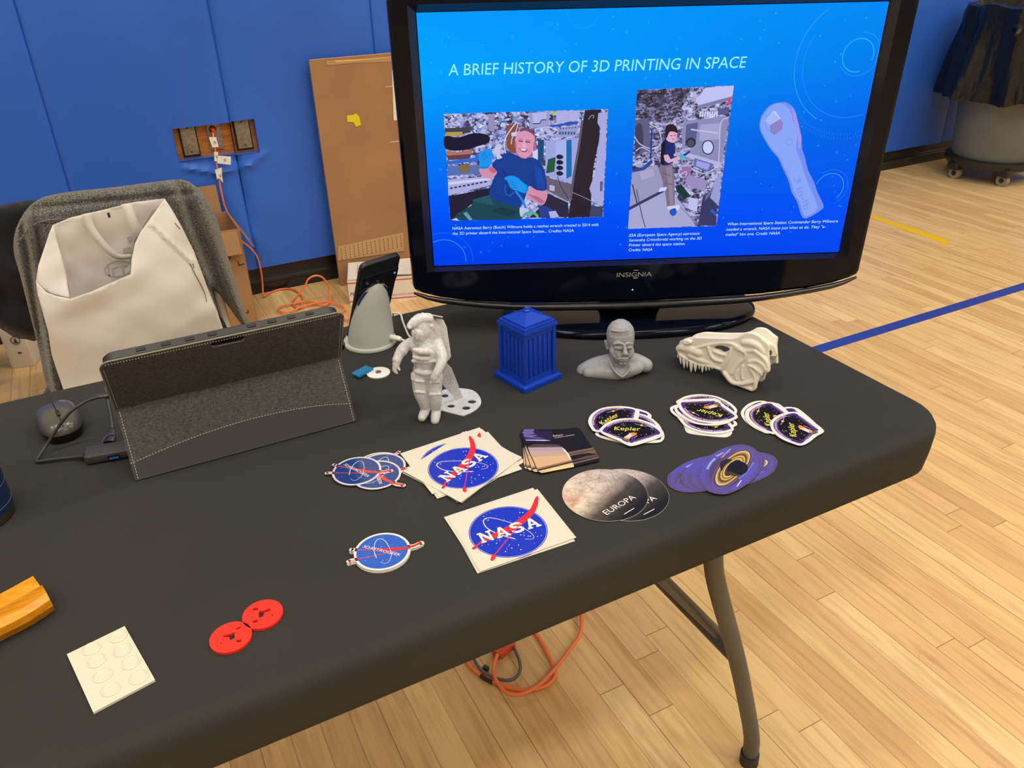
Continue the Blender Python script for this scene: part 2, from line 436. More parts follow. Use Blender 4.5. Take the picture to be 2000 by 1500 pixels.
b = B(); b.box(((X0+X1)/2, (Y0+YB)/2, CEIL+.1), (X1-X0+.4, YB-Y0+.4, .2)); tag(b.build('ceiling', M('ceiling_paint', (190, 186, 176), .8)), kind='structure')
LITE = Emit('lamp_diffuser', (255, 244, 225), 6)
lamp0 = None
for i, (x, y) in enumerate(LAMPS):
    if lamp0 is None:
        e = empty('ceiling_lamp', (0, 0, 0), 'rectangular ceiling lamp panel of the gym', 'lamp', 'lamp panels on the gym ceiling')
        b = B(); b.box((0, 0, -.06), (1.3, .7, .12)); b.build('housing', M('lamp_housing', (225, 225, 225), .5), e)
        b = B(); b.box((0, 0, -.125), (1.2, .6, .01)); b.build('diffuser', LITE, e); lamp0 = e
    else: e = copy_tree(lamp0)
    e.location = (x, y, CEIL)

# ---- outlets behind the padding opening
t = NT('varnished_wood'); v = t.obj()
t.l(t.ramp(t.noise(t.map(v, (6, 6, 60)), 3, 5), [(.3, (150, 88, 36)), (.7, (196, 126, 60))]), t.b.inputs['Base Color']); t.b.inputs['Roughness'].default_value = .4
WOOD = t.m
e = empty('outlet_panel', (.44, 3.45, .60), 'wooden outlet panel with three metal plates in the opening of the blue wall pads', 'electrical outlet')
b = B(); b.box((0, -.004, .07), (.33, .012, .17)); b.build('wood_panel', WOOD, e)
STEEL = M('brushed_plate', (140, 132, 122), .45, .6, var=.12, vscale=90)
DK = M('dark_gap', (28, 24, 22), .6)
for kx, pl in ((-.098, 0), (.0, 1), (.108, 0)):
    b = B()
    if pl: b.prism([(kx-.026, .035), (kx+.026, .035), (kx+.026, .142), (kx-.026, .142)], 0, .006, 0, [ellipse(kx-.004, .112, .014, .014, 20)], Matrix(((1, 0, 0, 0), (0, 0, -1, -.011), (0, 1, 0, 0), (0, 0, 0, 1))))
    else: b.box((kx, -.02, .082), (.056, .014, .112), 0, None, .003)
    for z in ((.04, .13) if not pl else ()): b.ball((kx, -.0275, z), .0035, 1)
    b.build('cover_plate', [STEEL, M('screw', (90, 84, 76), .4, .8)], e)
    if not pl:
        b = B(); b.box((kx, -.0115, .08), (.066, .006, .125)); b.build('plate_box', DK, e)
    else:
        b = B(); b.cyl((0, 0, 0), .0135, .003, 0, 20, Matrix.Translation((kx-.004, -.0105, .112)) @ Matrix.Rotation(pi/2, 4, 'X')); b.build('socket', DK, e)

ORANGE = M('orange_cord', (236, 122, 66), .42)
# cord from outlet to the floor coil
def pxs(cr, pts, f): return [f(*cr(p)) for p in pts]
c6 = crop(400, 380, .23)
P = [Vector((.436, 3.435, .712)), aty(417, 268, 3.40), aty(420, 288, 3.392), aty(424, 325, 3.388), aty(428, 352, 3.388), aty(438, 400, 3.388), aty(452, 430, 3.39), aty(470, 468, 3.392)]
P += [aty(*c6(p), 3.39) for p in ((370, 440), (440, 520), (475, 640), (490, 760))]+[atz(*c6((500, 862)), .012)]
q = [(560, 830), (650, 803), (740, 803), (810, 845), (832, 900), (800, 965), (740, 930)]
P += [atz(*c6(p), .006) for p in q]
P += [aty(*c6(p), 3.22) for p in ((790, 860), (850, 775), (880, 718), (940, 688), (1000, 705), (1040, 760), (1060, 830))]
P += [atz(*c6(p), .012) for p in ((1062, 905), (1000, 940), (880, 905), (760, 925), (650, 945), (625, 980), (700, 1000), (860, 940), (1000, 915), (1120, 930), (1185, 965), (1160, 1000), (1120, 1030), (1170, 1056), (1230, 1062), (1400, 1090))]
b = B(); b.tube(P, .0038, 0, 8, sm=4)
cord = tag(b.build('extension_cord', ORANGE), 'orange extension cord running from the wall outlet down to a tangled coil on the floor', 'cord')
b = B(); b.cyl((0, 0, 0), .010, .026, 0, 16, Matrix.Translation((.437, 3.437, .712)) @ Matrix.Rotation(pi/2+.3, 4, 'X'), .007); b.build('plug', M('orange_plug', (196, 74, 40), .5), cord)
TAG = M('cord_tag', (232, 230, 226), .5, var=.05, vscale=120)
INK = M('tag_print', (70, 68, 70), .6)
for quad, Y in ((((408, 268), (422, 268), (427, 287), (415, 288)), 3.384), (((418, 297), (426, 297), (425, 315), (419, 315)), 3.382), (((426, 304), (451, 306), (451, 322), (424, 319)), 3.378), (((420, 332), (433, 327), (434, 345), (436, 357), (428, 348), (424, 350)), 3.38)):
    b = B(); p = [aty(*a, Y) for a in quad]; n_ = len(p)
    b.add([tuple(a) for a in p]+[tuple(a+Vector((0, .0012, 0))) for a in p], [tuple(range(n_)), tuple(range(2*n_-1, n_-1, -1))]+[(i, (i+1) % n_, (i+1) % n_+n_, i+n_) for i in range(n_)], 0, False)
    c_ = sum(p, Vector())/n_
    for kk in range(3): b.box((c_.x+.002, Y-.0006, c_.z+.004-.004*kk), (.009, .0006, .0011), 1)
    b.build('warning_tag', [TAG, INK], cord)

# ---- leaning flat carton
CARD = M('cardboard', (158, 118, 82), .75, var=.05, vscale=5, bump=.1, bscale=300)
CARDE = M('cardboard_edge', (196, 158, 112), .8)
tl = aty(605, 118, 3.362); bl = aty(658, 497, 3.338); d_ = (bl-tl); bl = tl+d_*(tl.z/(tl.z-bl.z)); WV = Vector((.52, 0, 0))
e = empty('flat_carton', tuple(bl), 'tall flat brown cardboard carton leaning on the blue wall, yellow tape on it', 'cardboard box')
upv = (tl-bl); up1 = upv.normalized(); nv = Vector((1, 0, 0)).cross(up1).normalized()
if nv.y > 0: nv = -nv
T = Matrix((Vector((1, 0, 0)), up1, nv)).transposed().to_4x4()
H = upv.length
b = B(); b.box((.26, H/2, -.013), (.52, H, .026), 0, T); b.box((.26, H+.0005, -.013), (.515, .001, .022), 1, T); b.box((-.0005, H/2, -.004), (.001, H-.004, .007), 1, T)
b.build('carton_body', [CARD, CARDE], e)
def onc(px, py):
    p = atpl(px, py, bl, nv)-bl; return (p.x, p.dot(up1))
b = B(); cr8 = crop(590, 90, .14)
b.prism([onc(*cr8(p)) for p in ((318, 205), (1230, 165), (1245, 225), (700, 238), (420, 268), (330, 268))], .0002, .0012, 0, (), T); b.build('packing_tape', M('tan_tape', (176, 142, 100), .35), e)
b = B(); b.prism([onc(*cr8(p)) for p in ((430, 200), (900, 180), (1230, 150), (1240, 160), (1000, 186), (720, 212), (460, 228))], .0003, .0016, 0, (), T); b.build('torn_tape', M('torn_tape', (214, 176, 112), .6), e)
b = B(); b.prism([onc(*cr8(p)) for p in ((618, 968), (690, 968), (745, 942), (785, 985), (812, 1100), (745, 1130), (705, 1062), (620, 1060))], .0002, .0014, 0, (), T); b.build('yellow_tape', M('yellow_tape', (216, 206, 22), .5), e)
b = B(); b.prism([onc(*cr8(p)) for p in ((1242, 335), (1500, 320), (1560, 1040), (1270, 1042))], .0002, .001, 0, (), T)
for q in (((1155, 570), (1250, 560), (1250, 568), (1157, 576)), ((1215, 1342), (1360, 1326), (1360, 1334), (1217, 1350))): b.prism([onc(*cr8(p)) for p in q], .0002, .001, 0, (), T)
b.build('white_label', M('label_white', (228, 222, 212), .6), e)
b = B(); q = [(1130, 440), (1680, 325), (1690, 480), (1350, 530), (1130, 560)]
b.prism([onc(*c6(p)) for p in q], .0003, .003, 0, (), T)
for i in range(15):
    x = 1150+36*i; y = 440-.21*(x-1130)+14
    for k in range(5):
        p = [(x+8*k*.3, y+22*k), (x+6+8*k*.3, y+22*k+2), (x+8+8*k*.3, y+22*k+15), (x+2+8*k*.3, y+22*k+13)]
        b.prism([onc(*c6(a)) for a in p], .003, .0034, 1, (), T)
b.build('printed_tape', [M('kraft_tape', (186, 148, 104), .7), M('tape_print', (104, 76, 54), .7)], e)

# ---- white postal box
f0 = atz(684, 595, 0); f1 = atz(815, 584, 0); hgt = aty(679.5, 549, f0.y).z
ux = (f1-f0).normalized(); Lx = (f1-f0).length; uy = Vector((-ux.y, ux.x, 0)); T = Matrix((ux, uy, Vector((0, 0, 1)))).transposed().to_4x4(); T.translation = f0
e = empty('postal_box', tuple(f0), 'white and red postal box on the floor in front of the leaning carton', 'cardboard box')
T0 = T.copy(); T0.translation = (0, 0, 0)
WB = M('white_box', (226, 218, 206), .6, var=.02, vscale=20); RED = M('box_red', (190, 62, 58), .6); BLU = M('box_blue', (60, 78, 130), .6)
b = B(); DY = .22; b.box((Lx/2, DY/2, hgt/2), (Lx, DY, hgt), 0, T0)
b.box((Lx/2, -.0005, hgt*.90), (Lx, .001, .004), 1, T0); b.box((Lx/2, -.0005, hgt*.12), (Lx, .001, .004), 1, T0); b.box((-.0005, DY/2, hgt*.90), (.001, DY, .004), 1, T0)
TX = T0 @ Matrix(((1, 0, 0, 0), (0, 0, -1, -.0012), (0, 1, 0, 0), (0, 0, 0, 1)))
b.text('PRIORITY', fit('PRIORITY', (.06, hgt*.55), (.06+.11, hgt*.55), .018, .01, .2), 0, 2, TX); b.text('MAIL', fit('MAIL', (.005, hgt*.36), (.05, hgt*.36), .018, .01, .2), 0, 2, TX)
b.text('UNITED STATES POSTAL SERVICE', fit('UNITED STATES POSTAL SERVICE', (Lx-.11, hgt*.24), (Lx-.015, hgt*.24), .006, .01), 0, 1, TX)
b.text('LITY', fit('LITY', (Lx*.43, hgt*.62), (Lx*.55, hgt*.62), .012, .01, .2), 0, 1, TX)
b.build('box_body', [WB, RED, BLU], e)
b = B(); b.box((Lx*.24, DY*.45, 0), (Lx*.46, DY*.88, .003), 0, T0 @ Matrix.Translation((0, 0, hgt+.004)) @ Matrix.Rotation(-.02, 4, 'Y'))
for i in range(5): b.box((Lx*.15+.02*i, DY*.5, .002), (.0025, .11, .0005), 1, T0 @ Matrix.Translation((0, 0, hgt+.0045)))
b.box((Lx*.32, DY*.4, .002), (.01, .06, .0005), 1, T0 @ Matrix.Translation((0, 0, hgt+.0045)))
b.build('flap', [WB, RED], e)
b = B(); Tf = T0 @ Matrix.Translation((Lx*.5, 0, hgt+.004)) @ Matrix.Rotation(-.1, 4, 'X') @ Matrix.Rotation(.05, 4, 'Y')
b.box((Lx*.25, DY*.42, .012), (Lx*.48, DY*.84, .003), 0, Tf); b.box((Lx*.2, DY*.6, .0145), (.05, .04, .0006), 1, Tf)
for i in range(7): b.box((Lx*.2-.018+.006*i, DY*.6, .0152), (.003, .03, .0004), 2, Tf)
b.build('flap', [WB, M('label_paper', (236, 232, 224), .6), INK], e)

# ---- open carton behind the chair
e = empty('open_carton', (.245, 3.25, 0), 'tall open brown carton standing behind the grey jacket chair', 'cardboard box')
b = B(); bx0, bx1, by0, by1, bh = -.175, .175, -.13, .12, .40
for c, d in (((0, by0, bh/2), (.35, .006, bh)), ((0, by1, bh/2), (.35, .006, bh)), ((bx0, 0, bh/2), (.006, .25, bh)), ((bx1, 0, bh/2), (.006, .25, bh)), ((0, 0, .006), (.34, .24, .006))): b.box(c, d)
TX = Matrix(((1, 0, 0, 0), (0, 0, -1, by0-.0035), (0, 1, 0, 0), (0, 0, 0, 1)))
b.text('B', fit('B', (.10, .285), (.122, .285), .028, 0, .3), 0, 1, TX); b.text('Box', fit('Box', (.02, .285), (.085, .285), .028, 0, .3), 0, 1, TX)
for q in (((.145, .255), (.17, .258), (.17, .262), (.15, .26), (.15, .275), (.146, .275)), ((.13, .055), (.15, .055), (.15, .07), (.146, .07), (.146, .059), (.13, .059))): b.prism(q, 0, .0004, 1, (), TX)
b.build('carton_body', [CARD, M('marker_ink', (50, 36, 28), .6)], e)
b = B(); b.box((0, .055, 0), (.33, .11, .004), 0, Matrix.Translation((-.01, by1, bh)) @ Matrix.Rotation(radians(80), 4, 'X')); b.build('flap', CARD, e)
b = B(); b.box((0, .05, 0), (.24, .09, .004), 0, Matrix.Translation((bx1, 0, bh)) @ Matrix.Rotation(-pi/2, 4, 'Z') @ Matrix.Rotation(radians(-62), 4, 'X')); b.build('flap', CARD, e)
b = B(); b.box((0, -.05, 0), (.33, .09, .004), 0, Matrix.Translation((0, by0, bh)) @ Matrix.Rotation(radians(70), 4, 'X')); b.build('flap', CARD, e)

# ---- small boxes at the far left
p0 = atz(63, 714, 0)
e = empty('white_box', (p0.x-.06, p0.y+.06, 0), 'small white box with printed symbols on the floor left of the grey jacket', 'box')
Tz = Matrix.Rotation(radians(-14), 4, 'Z')
b = B(); b.box((.045, 0, .10), (.08, .10, .20), 0, Tz, .004)
TX = Tz @ Matrix(((1, 0, 0, 0), (0, 0, -1, -.0515), (0, 1, 0, 0), (0, 0, 0, 1)))
b.prism(ellipse(.05, .11, .016, .016, 24), 0, .0006, 1, [ellipse(.05, .11, .0135, .0135, 24)], TX); b.prism([(.042, .10), (.058, .10), (.05, .122)], 0, .0006, 1, (), TX); b.box((.05, .14, 0), (.004, .004, .001), 1, TX); b.box((.05, .06, 0), (.012, .006, .001), 1, TX)
b.build('box_body', [M('white_card', (220, 214, 200), .6), INK], e)
p0 = atz(14, 752, 0)
b = B(); b.box((-.16, .12, .16), (.32, .24, .32), 0, Matrix.Rotation(radians(20), 4, 'Z'), .01)
o = b.build('paper_bag', M('paper_white', (226, 220, 210), .6)); o.location = (p0.x-.02, p0.y, 0); tag(o, 'white paper bag at the left edge beside the small white box', 'bag')

# ---- bin on a dolly
tc = Vector((4.80, 3.02, 0))
GREY = M('bin_grey', (104, 110, 112), .55, var=.05, vscale=6)
BLKP = M('black_plastic', (30, 31, 33), .4)
e = empty('trash_can', tuple(tc), 'round grey trash can with a black liner on a wheeled dolly', 'trash can')
b = B(); b.lathe([(.0, .13), (.225, .13), (.235, .15), (.262, .5), (.285, .9), (.30, .91), (.30, .93), (.275, .93), (.255, .5), (.22, .16), (0, .155)]); b.build('barrel', GREY, e)
def liner():
    b = B(); rings = []
    prof = [(.27, .90), (.285, .96), (.315, .955), (.325, .90), (.315, .84), (.33, .72), (.35, .58), (.365, .47), (.36, .465)]
    for i, (r, z) in enumerate(prof):
        ring = []
        for k in range(96):
            a = 2*pi*k/96; amp = .005+.004*i
            rr = r+amp*(noise.noise(Vector((cos(a)*3.2, sin(a)*3.2, z*1.5)))*2+.6*sin(a*17+z*4)*min(1, i/4)*.5)
            ring.append((rr*cos(a), rr*sin(a), z+.02*noise.noise(Vector((cos(a)*2, sin(a)*2, i*.3)))))
        rings.append(ring)
    b.loft(rings, 0, False)
    b.tube([( -.30, -.14, .86), (-.335, -.17, .845), (-.36, -.175, .83)], [.03, .02, .012], 0, 10, 3)
    return b
t = NT('liner_film'); t.b.inputs['Base Color'].default_value = rgba((20, 22, 24)); t.b.inputs['Roughness'].default_value = .2; t.b.inputs['Specular IOR Level'].default_value = .4
v = t.obj(); t.bump(t.noise(t.map(v, (1, 1, .45)), 10, 3, .5), .7, .03)
liner().build('liner', t.m, e)
b = B(); b.lathe([(0, .085), (.25, .085), (.262, .10), (.262, .13), (.245, .135), (0, .13)])
for k in range(5): a = 2*pi*k/5+.3; b.box((.235*cos(a), .235*sin(a), .08), (.07, .07, .045), 0, None, .01)
b.build('dolly', BLKP, e)
CW = M('caster_rubber', (150, 142, 130), .6)
for k in range(5):
    a = 2*pi*k/5+.3
    b = B(); b.cyl((0, 0, -.014), .034, .028, 0, 24, Matrix.Translation((.225*cos(a), .225*sin(a), .034)) @ Matrix.Rotation(pi/2, 4, 'Y')); b.cyl((0, 0, -.0145), .015, .029, 1, 16, Matrix.Translation((.225*cos(a), .225*sin(a), .034)) @ Matrix.Rotation(pi/2, 4, 'Y'))
    b.box((.225*cos(a), .225*sin(a), .066), (.036, .05, .012), 1); b.build('caster', [CW, BLKP], e)

# ================================================================== table and cloth
def rrect(x0, x1, y0, y1, r, n=8):
    out = []
    for cx, cy, a0 in ((x1-r, y1-r, 0), (x0+r, y1-r, pi/2), (x0+r, y0+r, pi), (x1-r, y0+r, 1.5*pi)):
        out += [(cx+r*cos(a0+pi/2*k/n), cy+r*sin(a0+pi/2*k/n)) for k in range(n+1)]
    return out
TX0, TX1, TY0, TY1 = -.83, 1.003, .572, 1.338
t = NT('black_cloth'); v = t.obj()
f = t.noise(v, 2.5, 3); c = t.ramp(f, [(.3, (47, 47, 46)), (.7, (53, 53, 51))])
t.l(c, t.b.inputs['Base Color']); t.b.inputs['Roughness'].default_value = .85; t.b.inputs['Specular IOR Level'].default_value = .25
t.bump(t.noise(v, 1500, 2, .6), .25, .0003); CLOTH = t.m
b = B()
wr = [(atz(1628, 765, TZ), atz(1632, 795, TZ), .0012, .006), (atz(1600, 803, TZ), atz(1680, 812, TZ), -.0022, .006), (atz(1640, 800, TZ), atz(1700, 830, TZ), .0016, .007), (atz(1680, 812, TZ), atz(1830, 862, TZ), .0016, .006), (atz(700, 690, TZ), atz(950, 660, TZ), .0008, .006), (atz(300, 960, TZ), atz(60, 925, TZ), .0009, .008)]
def zt(x, y, e=1):
    z = 0
    for a, c, am, wd in wr:
        dx, dy = c.x-a.x, c.y-a.y; t_ = max(0, min(1, ((x-a.x)*dx+(y-a.y)*dy)/(dx*dx+dy*dy))); d = hypot(x-a.x-t_*dx, y-a.y-t_*dy)
        if d < wd*4: z += am*math.exp(-(d/wd)**2)*(.4+.6*sin(pi*max(.05, min(.95, t_))))
    return z
out0 = rrect(TX0+.016, TX1-.016, TY0+.016, TY1-.016, .062)
patch(b, out0, lambda x, y, e: (x, y, TZ+(zt(x, y) if e > .01 else 0)), .02)
rings = []
for ins, z in ((.016, TZ), (.009, TZ-.001), (.004, TZ-.004), (.001, TZ-.009), (0, TZ-.018), (.001, TZ-.045), (.004, TZ-.072), (.010, TZ-.078), (.03, TZ-.076)):
    rings.append([(x, y, z) for x, y in rrect(TX0+ins, TX1-ins, TY0+ins, TY1-ins, .078-ins)])
b.loft(rings, 0, False)
cloth = tag(b.build('tablecloth', CLOTH, auto=60), 'black fitted stretch cover pulled over the folding table', 'tablecloth')

e = empty('folding_table', (.0865, .955, 0), 'folding table with bent grey tube legs under the black cover', 'table')
TBL = M('table_plastic', (150, 148, 142), .6); LEGM = M('leg_paint', (76, 76, 73), .45, spec=.5, var=.05, vscale=10); FOOT = M('rubber_foot', (38, 38, 38), .6)
ex, ey = .0865, .955
b = B(); rr = rrect(TX0+.012-ex, TX1-.012-ex, TY0+.012-ey, TY1-.012-ey, .06); b.loft([[(x, y, z) for x, y in rr] for z in (.698, TZ-.0015-.003)], 0, True, None, False); b.build('tabletop', TBL, e)
lp = [(.60, .70), (.648, .60), (.652, .568), (.667, .505), (.735, .309), (.783, .150), (.798, .095), (.806, .055), (.808, .002)]
for sx in (1, -1):
    for Y in (.665, 1.245):
        b = B(); b.tube([(sx*(x-ex), Y-ey, z) for x, z in lp], .0145, 0, 16, 4)
        lg = b.build('leg', LEGM, e)
        b = B(); b.tube([(sx*(.8065-ex), Y-ey, .028), (sx*(.808-ex), Y-ey, 0)], [.0172, .0172], 0, 16); b.build('foot', FOOT, lg)
    b = B(); b.tube([(sx*(.735-ex), .665-ey, .309), (sx*(.735-ex), 1.245-ey, .309)], .011, 0, 12); b.build('crossbar', LEGM, e)
    b = B(); b.tube([(sx*(.61-ex), .665-ey, .685), (sx*(.61-ex), 1.245-ey, .685)], .012, 0, 12); b.build('hinge_bar', LEGM, e)
    for Y in (.712, 1.198):
        b = B(); b.tube([(sx*(.748-ex), Y-ey, .305), (sx*(.47-ex), Y-ey, .692)], .0095, 0, 12, flat=1.0); b.build('brace', LEGM, e)

# cords under the table
cu = crop(880, 1160, .15)
GRC = M('grey_cord', (96, 84, 88), .45)
def cordo(name, pts, r, mat_, label, zs=.006, first=None):
    b = B(); P = [atz(*cu(p), zs if not isinstance(zs, list) else zs[i]) for i, p in enumerate(pts)]
    b.tube(P, r, 0, 10, 5); return tag(b.build(name, mat_), label, 'cord')
o = cordo('extension_cord', [(1640, -200), (1680, 60), (1705, 300), (1705, 430), (1670, 560), (1580, 690), (1400, 925), (1180, 1160), (1000, 1275), (860, 1312), (720, 1280), (620, 1170), (565, 1040), (568, 910), (610, 790)], .0042, ORANGE, 'orange extension cord looping on the floor under the table front edge', .016)
b = B(); b.box((0, 0, 0), (.05, .03, .02), 0, Matrix.Translation(atz(*cu((690, 700)), .012)) @ Matrix.Rotation(.35, 4, 'Z'), .006); b.build('connector', M('orange_plug'), o)
o2 = cordo('power_cord', [(150, 760), (250, 930), (360, 1030), (520, 1120), (700, 1200), (900, 1245), (1080, 1240), (1250, 1190), (1350, 1090), (1345, 960), (1270, 790), (1180, 620), (1060, 440), (980, 300)], .0046, ORANGE, 'second orange cord with a black tie lying beneath the looped extension cord', .0055)
b = B(); P = [atz(*cu(p), .0055) for p in ((395, 1062), (470, 1112), (545, 1150))]; b.tube(P, .0052, 0, 10); b.build('cable_tie', BLKP, o2)
o3 = cordo('grey_cord', [(280, 740), (320, 880), (400, 990), (520, 1065), (680, 1120), (820, 1110), (900, 1010), (900, 890), (850, 760), (790, 640), (720, 560)], .0034, GRC, 'grey cord coiled inside the orange loop under the table', .011)
b = B(); b.box((0, 0, 0), (.008, .011, .008), 0, Matrix.Translation(atz(*cu((460, 965)), .005)) @ Matrix.Rotation(.5, 4, 'Z')); tag(b.build('cord_clip', BLKP), 'tiny black clip on the floor inside the orange cord loop', 'clip')


# ================================================================== television
TVO = Vector((.7847, 1.0636, 1.0628)); tyaw, ttilt, trol = .43, -.0241, -.005
u_ = Vector((cos(tyaw), -sin(tyaw), 0)); f_ = Vector((sin(tyaw), cos(tyaw), 0)); v_ = Vector((0, 0, 1))*cos(ttilt)+f_*sin(ttilt); TN = u_.cross(v_)
TU = cos(trol)*u_+sin(trol)*v_; TVV = cos(trol)*v_-sin(trol)*u_
TVM = Matrix((TU, TVV, TN)).transposed().to_4x4(); TVM.translation = TVO
standc = Vector((TVO.x-TN.x*.068, TVO.y-TN.y*.068, TZ+.0005))
tv = empty('television', tuple(standc), 'large black glossy television with a blue slide on its screen, on an oval stand', 'television')
TL = Matrix.Translation(-standc) @ TVM
GB = M('gloss_black', (8, 12, 24), .08, spec=.18); GB2 = M('gloss_black_trim', (22, 24, 30), .16, spec=.6); MB_ = M('matt_black', (20, 20, 22), .5)
def scr(p, off=0):
    q = atpl(p[0], p[1], TVO+TN*off, TN)-TVO; return (q.dot(TU), q.dot(TVV))
bot = [(-.389, -.228), (-.386, -.236), (-.373, -.243), (-.343, -.2525), (-.299, -.2605), (-.218, -.268), (-.11, -.272), (0, -.2735), (.11, -.272), (.218, -.268), (.299, -.2605), (.343, -.2525), (.373, -.243), (.386, -.236), (.389, -.228)]
top = [(.392, .212), (.386, .228), (.372, .236), (-.372, .236), (-.386, .228), (-.392, .212)]
hous = bot+top
scrw, scrh = .35, .197
hole = [(-scrw-.0015, -scrh-.0015), (scrw+.0015, -scrh-.0015), (scrw+.0015, scrh+.0015), (-scrw-.0015, scrh+.0015)]
b = B()
def rs(pts, k, z): return [(x*k, y*k, z) for x, y in pts]
inn = inset(hous, .007)
b.prism(inn, -.002, .012, 0, [[(-scrw-.012, -scrh-.006), (scrw+.012, -scrh-.006), (scrw+.012, scrh+.012), (-scrw-.012, scrh+.012)]], TL)
b.loft([[(x, y, .012) for x, y in inn], [(x, y, .010) for x, y in inset(hous, .002)], [(x, y, .004) for x, y in hous], [(x, y, -.018) for x, y in hous], [(x, y, -.022) for x, y in inset(hous, .004)]], 0, False, TL)
# inner chamfer down to the glass
i0 = [(-scrw-.012, -scrh-.006), (scrw+.012, -scrh-.006), (scrw+.012, scrh+.012), (-scrw-.012, scrh+.012)]
b.add([(x, y, .012) for x, y in i0]+[(x, y, .0005) for x, y in hole], [(0, 1, 5, 4), (1, 2, 6, 5), (2, 3, 7, 6), (3, 0, 4, 7)], 1, False, TL)
b.build('bezel', [GB, GB2], tv)
b = B(); b.loft([[(x, y, -.020) for x, y in inset(hous, .006)], [(x, y, -.045) for x, y in inset(hous, .02)], [(x*.82, y*.75, -.085) for x, y in hous], [(x*.78, y*.7, -.09) for x, y in hous]], 0, True, TL); b.build('back_shell', MB_, tv)
b = B()
b.tube([(-.388, -.243, .006), (-.34, -.2565, .012), (-.218, -.2715, .016), (-.1, -.275, .018), (0, -.2765, .018), (.1, -.275, .018), (.218, -.2715, .016), (.34, -.2565, .012), (.388, -.243, .006)], [.002, .005, .006, .007, .007, .007, .006, .005, .002], 0, 10, 3, T=TL); b.build('lower_trim', GB2, tv)
# logo and power light
b = B(); l0, l1 = scr((1204.5, 541.5), .0125), scr((1273.5, 539.5), .0125)
b.text('INSIGNIA', fit('INSIGNIA', l0, l1, .0085, .014), .0121, 0, TL)
gx, gy = l0[0]+(l1[0]-l0[0])*.535, l0[1]
b.poly([(gx-.004, gy-.0035), (gx+.004, gy-.0035), (gx+.004, gy-.0018), (gx-.004, gy-.0018)], .0121, 0, TL); b.poly([(gx-.004, gy+.0108), (gx+.004, gy+.0108), (gx+.004, gy+.0122), (gx-.004, gy+.0122)], .0121, 0, TL)
b.build('logo_lettering', M('logo_silver', (170, 172, 178), .35, .3), tv)
b = B(); lx, ly = scr((1235.5, 566), .0125); b.cyl((lx, ly, .0115), .0012, .0012, 0, 16, TL); b.build('power_light', Emit('led_blue', (120, 200, 255), 2.0), tv)
# stand
sr = Matrix.Rotation(-tyaw, 4, 'Z')
b = B()
pr = [(0, 0), (.985, 0), (.998, .002), (1.0, .005), (.996, .0085), (.975, .012), (.93, .0145), (.6, .018), (0, .0195)]
n = 96
def sup(a): c, s = cos(a), sin(a); e_ = 2/2.35; return (.232*abs(c)**e_*(1 if c > 0 else -1), .122*abs(s)**e_*(1 if s > 0 else -1))
b.loft([[(sup(2*pi*k/n)[0]*max(r, .002), sup(2*pi*k/n)[1]*max(r, .002), z) for k in range(n)] for r, z in pr], 0, True, sr); b.build('stand_base', GB, tv)
b = B(); b.loft([[(.074*cos(a)*q, .03*sin(a)*q2+yo, z) for a in [2*pi*k/40 for k in range(40)]] for q, q2, z, yo in ((1.0, 1.0, .016, 0), (1.0, 1.0, .020, 0), (.84, .8, .024, 0), (.74, .7, .05, 0), (.74, .7, .11, -.006))], 0, True, sr); b.build('stand_neck', GB2, tv)

# ---- the slide on the screen (flat picture layers on the glass)
t = NT('slide_blue'); v = t.obj()
SX = t.sep(t.n('ShaderNodeTexCoord').outputs['UV'])
gx_, gy_ = SX[0], SX[1]
c1 = t.ramp(gy_, [(0, (0, 62, 232)), (.2, (0, 78, 250)), (.5, (0, 122, 244)), (.78, (0, 164, 255)), (1, (0, 156, 255))])
c2 = t.ramp(gy_, [(0, (0, 70, 240)), (.2, (0, 80, 246)), (.5, (0, 96, 232)), (.8, (0, 126, 240)), (1, (0, 138, 248))])
c3 = t.mix(t.math('SMOOTHSTEP' if False else 'MULTIPLY', gx_, 1.0), c1, c2)
vo = t.n('ShaderNodeTexVoronoi'); vo.inputs['Scale'].default_value = 14; t.l(t.comb(t.math('MULTIPLY', gx_, 1.8), gy_), vo.inputs['Vector'])
dot = t.math('MULTIPLY', t.math('LESS_THAN', vo.outputs['Distance'], .09), .12)
c3 = t.mix(dot, c3, rgba((80, 200, 255)))
t.l(c3, t.b.inputs['Emission Color']); t.b.inputs['Emission Strength'].default_value = EM; t.b.inputs['Base Color'].default_value = (0, 0, 0, 1); t.b.inputs['Roughness'].default_value = .3; t.b.inputs['Specular IOR Level'].default_value = .03
b = B(); b.add([(-scrw, -scrh, 0), (scrw, -scrh, 0), (scrw, scrh, 0), (-scrw, scrh, 0)], [(0, 1, 2, 3)], 0, False, TL)
screen = b.build('screen', t.m, tv)
uvl = screen.data.uv_layers.new(name='uv')
for i, q in enumerate(((0, 0), (1, 0), (1, 1), (0, 1))): uvl.data[i].uv = q
def E_(c): return Emit('px_%d_%d_%d' % tuple(c), c)
class Art:
    def __init__(s, z=.0002): s.b = B(); s.mats = []; s.z = z; s.n = 0
    def mi(s, m_):
        if m_ not in s.mats: s.mats.append(m_)
        return s.mats.index(m_)
    def P(s, pts, c, cr, z=None):
        s.n += 1
        q = [scr(cr(p)) for p in pts]; s.b.prism_top(q, z if z is not None else s.z+s.n*1.5e-6, s.mi(E_(c)))
    def S(s, pts, w, c, cr, k=3):
        s.n += 1
        q = smooth2([scr(cr(p)) for p in pts], k) if len(pts) > 2 else [scr(cr(p)) for p in pts]
        ribbon(s.b, q, w, s.z+s.n*1.5e-6, s.mi(E_(c)))
    def done(s, name, par):
        for i in range(len(s.b.v)): s.b.v[i] = tuple(TL @ Vector(s.b.v[i]))
        return s.b.build(name, s.mats, par)
